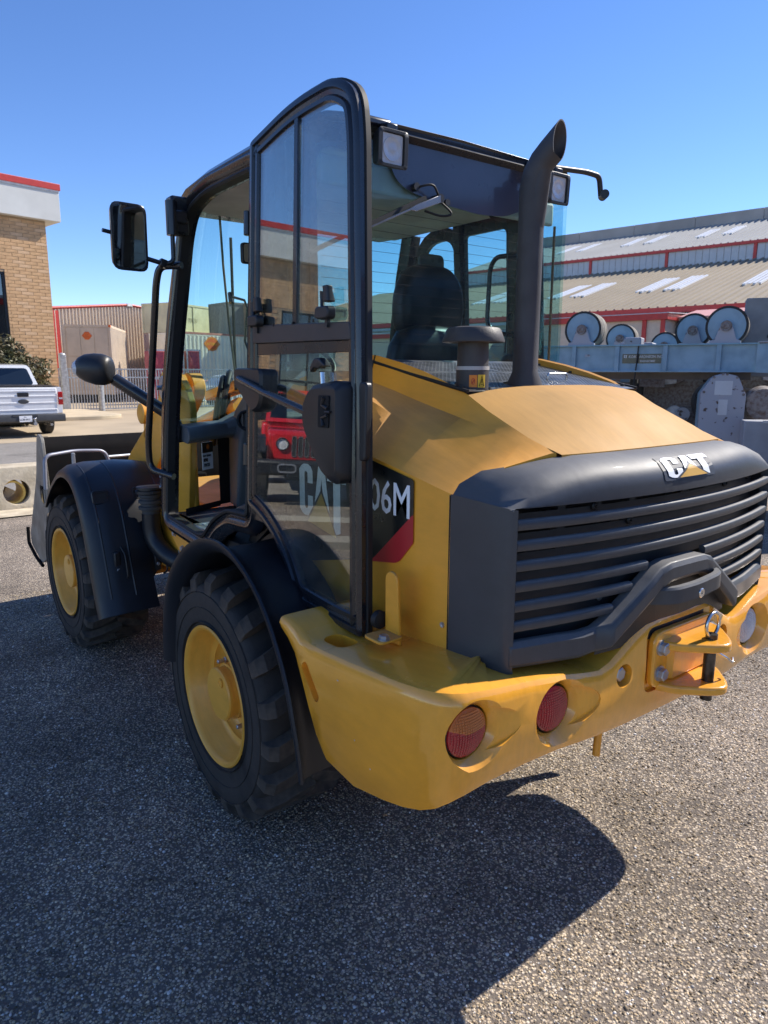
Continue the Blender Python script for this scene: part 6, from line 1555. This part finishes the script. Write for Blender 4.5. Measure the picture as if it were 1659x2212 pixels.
# clerestory: panels between red posts
posts = [22.68-5.06*k for k in range(-2, 7)]
for x in posts:
    if x > -8: M().box(x-.09, x+.09, -45.97, -45.88, 8.15, 9.05).build('red_post', m_redp, HA)
for a_, b_ in zip(posts, posts[1:]):
    for j in range(4):
        x0 = b_+.09+(a_-b_-.18)*j/4; x1 = b_+.09+(a_-b_-.18)*(j+1)/4-.02
        M().box(x0, x1, -46.1, -45.93, 8.12, 9.05).build('cladding_panel', m_clad, HA)
        for q in (.33, .66): M().box(x0+(x1-x0)*q-.012, x0+(x1-x0)*q+.012, -45.93, -45.915, 8.12, 9.05).build('panel_joint', m_fas, HA)
M().box(-8, 33.4, -46.0, -45.80, 9.03, 9.20).build('red_gutter', m_redp, HA)
M().box(-8, 42.2, -32.25, -31.90, 4.28, 4.52).build('red_eaves_gutter', m_redp, HA)
M().box(-8, 42.2, -32.1, -31.98, 4.10, 4.24).build('white_eaves_line', m_clad, HA)
for k in range(9):
    M().box(-8+4.6*k, -8+4.6*k+4.57, -56.6, -56.0, 12.1, 12.95).build('ridge_band', m_fas, HA)
M().box(-8, 33.4, -56.5, -46.05, 8.0, 8.1).box(-8, 33.4, -56.5, -56.3, 8.0, 12.2).build('back_wall', m_fas, HA)
# lean-to in front
AX = tag(empty('lean_to_shed', (CAM.x, CAM.y, 0), math.radians(11)), 'low beige lean-to with red fascia in front of the works hall', 'shed')
M().box(10.3, 16.5, -31.5, -27.15, 0, 3.70).build('wall', m_shed, AX)
M().box(10.15, 16.6, -31.6, -27.0, 3.66, 3.88).build('red_fascia', m_redp, AX)
M().prism([(10.1, -26.98, 3.88), (16.6, -26.98, 3.88), (16.6, -31.6, 4.05), (10.1, -31.6, 4.05)], (0, 0, .03)).build('roof', m_clad, AX)
M().box(4.0, 10.15, -31.5, -28.15, 0, 3.75).build('side_wall', m_shed, AX)
M().prism([(4.0, -28.0, 3.74), (10.15, -28.0, 3.74), (10.15, -30.0, 4.12), (4.0, -30.0, 4.12)], (0, 0, .05)).build('pink_roof_slope', mat('faded_pink_roof', (.62, .30, .27), .6), AX)
for x in (10.35, 11.05): M().box(x-.08, x+.08, -27.14, -27.08, 0, 3.66).build('red_post', m_redp, AX)
M().box(11.5, 11.95, -27.14, -27.10, 2.95, 3.45).build('window', m_wtrim, AX)
M().box(11.56, 11.89, -27.10, -27.095, 3.0, 3.4).build('window_pane', m_wdark, AX)
x = 4.1
while x < 10: M().prism([(x, -28.15, 0), (x+.06, -28.10, 0), (x+.14, -28.10, 0), (x+.20, -28.15, 0)], (0, 0, 3.7)).build('wall_rib', m_clad, AX); x += .34
AY = tag(empty('low_side_shed', (CAM.x, CAM.y, 0), math.radians(11)), 'low shed with a red fascia and white roof edge seen through the cab window', 'shed')
M().box(20, 40, -31.4, -29.3, 0, 3.55).build('wall', m_shed, AY)
M().box(20, 40, -29.3, -29.15, 3.5, 3.72).build('red_fascia', m_redp, AY)
M().box(20, 40, -31.4, -29.1, 3.72, 3.82).build('roof', m_clad, AY)

# ---- tank rotator on a blue frame
RO = empty('tank_rotator', (3.31, -7.15, 0), math.radians(24)); tag(RO, 'blue tank turning rolls with rubber-tyred rollers on a heavy steel frame', 'tank rotator')
# local -x runs to the right of the photo, local -y runs away from the camera
m_blu = mat('pale_blue_machine_paint', (.25, .38, .47), .5, scale=5, col2=(.17, .27, .34), mixs=.42)
m_blu2 = mat('plain_pale_blue_paint', (.20, .36, .45), .5, var=.1)  # plainer pale blue for the top flange and rear beam
m_roll = mat('worn_roller_tread', (.26, .24, .20), .85, scale=9, col2=(.14, .12, .10), mixs=.48)
m_rust = mat('rusty_bearing', (.13, .085, .065), .8, scale=25, col2=(.25, .23, .22), mixs=.55)
m_wht = mat('chipped_white_paint', (.36, .37, .41), .6, scale=11, col2=(.09, .055, .04), mixs=.37, width=.025)
ZT, ZB = 2.07, 1.73
M().box(-1.25, 1.9, -.02, .0, ZB, ZT).build('web_plate', m_blu, RO)
M().box(-1.27, 1.9, -.10, .06, ZT, ZT+.018).build('top_flange', m_blu2, RO)
M().box(-1.27, 1.9, -.10, .06, ZB-.018, ZB).build('bottom_flange', m_blu, RO)
for s_ in (-1.12, -.51, .13, .80): M().box(-s_-.03, -s_+.03, 0, .045, ZB, ZT).build('stiffener', m_blu, RO, bevel=.003)
M().prism([(-1.25, .06, ZT), (-1.62, .10, ZT+.02), (-1.62, .10, ZB+.06), (-1.45, .10, ZB-.03), (-1.25, .06, ZB-.02)], (0, -.02, 0)).build('end_gusset', m_blu, RO)
M().prism([(-1.25, .10, ZT+.018), (-1.66, .14, ZT+.03), (-1.60, -.25, ZT+.03), (-1.25, -.25, ZT+.018)], (0, 0, .012)).build('end_cover', m_wht, RO)
M().tube([V((-1.66+.045*math.cos(a_), .12, ZT+.06+.05*math.sin(a_))) for a_ in [2*PI*k/20 for k in range(20)]], .009, 8, closed=True).build('lifting_eye', m_galv, RO, smooth=60)
M().box(-1.25, 1.9, -1.5, -1.45, ZB, ZT).box(-1.2, 1.9, -3.5, -3.0, ZT-.2, ZT-.01).build('rear_beam', m_blu2, RO)
for x in (-1.1, .0, 1.2): M().box(x-.06, x+.06, -1.45, -.02, ZB+.05, ZT-.03).build('cross_beam', m_blu, RO)
sg_ = M().box(-.08, .44, .001, .004, ZT-.24, ZT-.11).build('name_sign', m_decal, RO)
text('sign_lettering', 'KOIKE ARONSON INC', .052, (.355, .0046, ZT-.165), (-1, 0, 0), (0, 0, 1), m_clad, sg_, bold=.015, xs=.86)
text('sign_lettering', 'RANSOME', .040, (.20, .0046, ZT-.222), (-1, 0, 0), (0, 0, 1), m_clad, sg_, bold=.01, xs=1.1)
M().prism([(.42, .0046, ZT-.165), (.38, .0046, ZT-.165), (.38, .0046, ZT-.125), (.42, .0046, ZT-.125)], (0, .001, 0)).build('sign_emblem', m_clad, sg_)
M().prism([(.395, .006, ZT-.158), (.405, .006, ZT-.158), (.405, .006, ZT-.130), (.395, .006, ZT-.130)], (0, .001, 0)).build('emblem_slot', m_decal, sg_)
M().ob((.93, .003, ZT-.13), (.035, 0, 0), (0, .002, 0), (0, 0, .018)).build('small_label', m_wht, RO)
def roller(x, y, r, w_, name='roller', yoff=0, zc=None, face=m_blu):
    z = (ZT+.24) if zc is None else zc
    t = empty(name, (x, y, z), parent=RO)
    h2 = w_/2
    M().lathe((0, h2, 0), (0, -1, 0), [(-.004, r-.035), (.0, r-.028), (.0, r-.006), (.01, r), (h2-.012, r), (h2-.006, r-.012), (h2+.006, r-.012), (h2+.012, r), (w_-.01, r), (w_, r-.006), (w_, 0)], 44).build('roller_tyre', m_roll, t, smooth=35)
    M().lathe((0, h2+.002, 0), (0, 1, 0), [(0, r), (.002, r), (.003, r-.03), (0, r-.032), (0, r)], 44, caps=False).build('tyre_edge', m_seal, t)
    M().lathe((0, h2+.004, 0), (0, 1, 0), [(.001, r-.032), (.006, r-.032), (.006, r-.040), (.003, r-.045), (.003, 0)], 44).build('roller_face', face, t, smooth=30)
    M().lathe((0, h2+.0, 0), (0, 1, 0), [(-.01, .07), (.10, .07), (.105, .062), (.095, .045), (.11, .03), (.11, 0)], 24).build('bearing', m_rust, t, smooth=40)
    M().prism(fillet([(-.19, 0, -.235), (.19, 0, -.235), (.19, 0, -.19), (.13, 0, -.17), (.085, 0, -.03), (.05, 0, .06), (-.05, 0, .06), (-.085, 0, -.03), (-.13, 0, -.17), (-.19, 0, -.19)], .02, 3, closed=True), (0, .07, 0)).build('bearing_block', m_wht, t, bevel=.006).location = (0, h2+.005, 0)
    return t
roller(1.03, -.26, .262, .42)
roller(-.86, -.26, .262, .42)
roller(1.06, -3.2, .262, .34)
roller(-.36, -1.05, .25, .20)
roller(-1.0, -1.0, .25, .20)
M().box(.25, .75, -1.75, -1.35, ZT+.02, ZT+.10).box(.35, .6, -1.2, -.9, ZT, ZT+.16).build('gear_motor', m_wht, RO, bevel=.02)
roller(.30, -3.2, .24, .34, zc=ZT+.10)
M().tube([(.225, .03, ZT+.02), (.235, .035, ZT-.2), (.26, .05, ZB-.3)], .010, 6).build('hanging_strap', m_seal, RO)
# grey cabinet behind the right roller
GC = tag(M().box(0, .62, -.30, 0, 1.65, 2.72).build('grey_cabinet', mat('grey_cabinet_paint', (.19, .20, .21), .6, var=.1), None, bevel=.01), 'tall grey steel cabinet standing behind the right rollers', 'cabinet')
GC.location = (2.12, -8.55, 0); GC.rotation_euler = (0, 0, math.radians(30))
M().box(-.035, .0, -.31, .01, 1.65, 2.73).build('cabinet_edge', m_clad, GC)
M().cyl((.30, .0, 2.2), (.30, .01, 2.2), .03, 16).build('cabinet_knob', m_blk, GC)
# machine under the rotator: dark steel stand, white gear housing, motors
BS = tag(empty('machine_stand', (3.31, -7.15, 0), math.radians(24)), 'dark steel stand that carries the blue rotator frame', 'machine stand')
for x in (-1.0, .4, 1.7):
    M().box(x-.05, x+.05, -.9, -.8, 0, ZB-.02).box(x-.05, x+.05, -1.45, -1.35, 0, ZB-.02).build('stand_leg', m_under, BS)
M().box(-1.2, 1.9, -.25, -.12, ZB-.12, ZB-.02).build('timber_bearer', mat('old_timber', (.12, .09, .07), .9), BS)
M().box(-1.3, 1.9, -1.5, -.2, .75, .85).build('stand_shelf', m_under, BS)
M().box(-1.6, 1.9, -1.7, -1.6, .0, ZB).build('back_panel', m_rust, BS)
GH = tag(empty('gear_housing', (2.35, -7.25, 0), math.radians(36)), 'chipped white gear housing with an angled top under the rotator frame', 'gear housing')
oc = fillet([(-.27, 0, .55), (-.27, 0, 1.42), (-.16, 0, 1.66), (.0, 0, 1.70), (.14, 0, 1.66), (.27, 0, 1.45), (.27, 0, .55)], .03, 3, closed=True)
M().prism(oc, (0, -.10, 0)).build('housing_cover', m_wht, GH, bevel=.006)
M().prism([V((q.x*.96, -.10, q.z*.985)) for q in oc], (0, -.35, 0)).build('housing_body', m_blu, GH, bevel=.01)
M().box(-.1, .11, .001, .004, 1.42, 1.60).box(-.06, .05, .001, .004, 1.16, 1.36).build('worn_label', m_clad, GH)
for q in oc[::3]: M().hexbolt((q.x*.90, 0, .02+q.z*.985), (0, 1, 0), .014, .012).build('cover_bolt', m_rust, GH)
M().lathe((0, -.45, 1.3), (0, -1, 0), [(0, .30), (.3, .30), (.32, .2), (.6, .2)], 28).build('drum', m_under, GH, smooth=40)
M().lathe((-.50, -.10, 1.30), (0, -1, .0), [(0, .20), (.10, .24), (.12, .24), (.35, .20), (.5, .1)], 28).build('motor', m_rust, GH, smooth=40)
M().tube([(-.40, .05, 1.05), (-.60, .05, .98), (-.75, .0, 1.0)], .02).build('control_rod', m_galv, GH)
WB = tag(M().box(-.40, .40, -.4, 0, .35, 1.12).build('control_box', mat('grey_white_box', (.33, .34, .37), .6, var=.1, scale=5), None, bevel=.01), 'grey white steel box low on the right of the gear housing', 'control box')
WB.location = (1.55, -7.15, 0); WB.rotation_euler = (0, 0, math.radians(33))
M().box(-.35, .20, .0, .015, 1.10, 1.13).build('box_rim', m_clad, WB)
RB = tag(empty('rusted_press', (.62, -6.75, 0), math.radians(38)), 'rusted press frame with chipped white plates at the right edge', 'press frame')
M().box(-.6, .50, -.7, 0, .0, 1.02).build('lower_body', m_blu, RB, bevel=.01)
M().box(-.60, .52, -.75, .03, 1.66, 1.72).build('rust_top_plate', mat('rusty_top', (.32, .19, .14), .85, var=.2), RB, bevel=.005)
M().box(-.60, .42, -.05, -.0, 1.10, 1.64).build('chipped_plate', m_wht, RB, bevel=.01)
M().lathe((.05, .0, 1.28), (0, 1, 0), [(0, .14), (.02, .14), (.03, .12), (.03, 0)], 24).build('bearing_cap', m_wht, RB, smooth=40)
M().box(.42, .50, -.4, .04, .3, 1.66).build('side_column', m_blu, RB, bevel=.01)
M().box(-.60, .4, -.7, -.1, 1.0, 1.66).build('dark_core', m_under, RB)
for k in range(4): M().cyl((-.5+.06*k, -.1, 1.72), (-.35+.05*k, -.12, 2.10-.05*k), .016, 8).build('rod', m_rust, RB)
M().box(-.6, .3, -.6, -.2, 1.74, 1.90).build('dark_block', m_under, RB, bevel=.02)
M().tube(fillet([(-.3, .02, 1.95), (-.1, .05, 2.1), (-.15, .05, 2.35), (-.32, .02, 2.3)], .08), .02).build('shackle', m_rust, RB, smooth=60)
TM = tag(M().box(-2.2, 1.0, -1.5, 0, 0, .85).box(-1.4, .8, -1.4, -.3, .85, 1.5).build('scrap_machinery', mat('dark_machine_grey', (.075, .085, .095), .7, col2=(.03, .03, .03), scale=5), None, bevel=.03), 'dark heap of machinery beneath the rotator behind the hood', 'machinery')  # dark blue-grey broken by near-black patches
for k in range(46):
    x = random.uniform(-2.6, 1.6); z = random.uniform(.75, 1.66); y = random.uniform(.02, .5)
    mt_ = random.choice([m_rust, m_wht, m_blu, m_blu, m_galv, m_rust, m_under])
    t_ = random.random()
    if t_ < .35: M().cyl((x, y, z), (x, y+.12, z), random.uniform(.04, .15), 18).build('flanged_wheel', mt_, TM, smooth=40)
    elif t_ < .6: M().cyl((x, y, z), (x+random.uniform(-.5, .5), y+.05, z+random.uniform(-.12, .12)), random.uniform(.012, .035), 10).build('shaft', mt_, TM, smooth=40)
    else: M().ob((x, y, z), V((random.uniform(.04, .2), 0, random.uniform(-.03, .03))), (0, .04, 0), V((0, 0, random.uniform(.03, .12)))).build('bracket', mt_, TM, bevel=.006)
TM.location = (3.9, -8.6, 0); TM.rotation_euler = (0, 0, math.radians(33))
RW = tag(empty('rear_workshop', (-20.4, -15.2, 0), math.radians(-52)), 'grey workshop with a red fascia behind the camera, mirrored in the rear glass', 'building')
M().box(-22, 22, -14, 0, 0, 7.2).build('wall', mat('grey_workshop_wall', (.20, .20, .20), .8), RW)  # even mid grey over the whole wall
M().box(-22.2, 22.2, -14, .25, 7.2, 7.7).build('red_fascia', m_redp, RW)
M().box(-22.3, 22.3, -14, .35, 7.7, 7.95).build('roof_edge', m_clad, RW)
for k in range(6): M().box(-20+7*k, -16+7*k, .0, .05, 0, 4.6).build('roller_door', m_gry, RW)
# lattice crane booms mirrored in the rear glass stand behind the camera
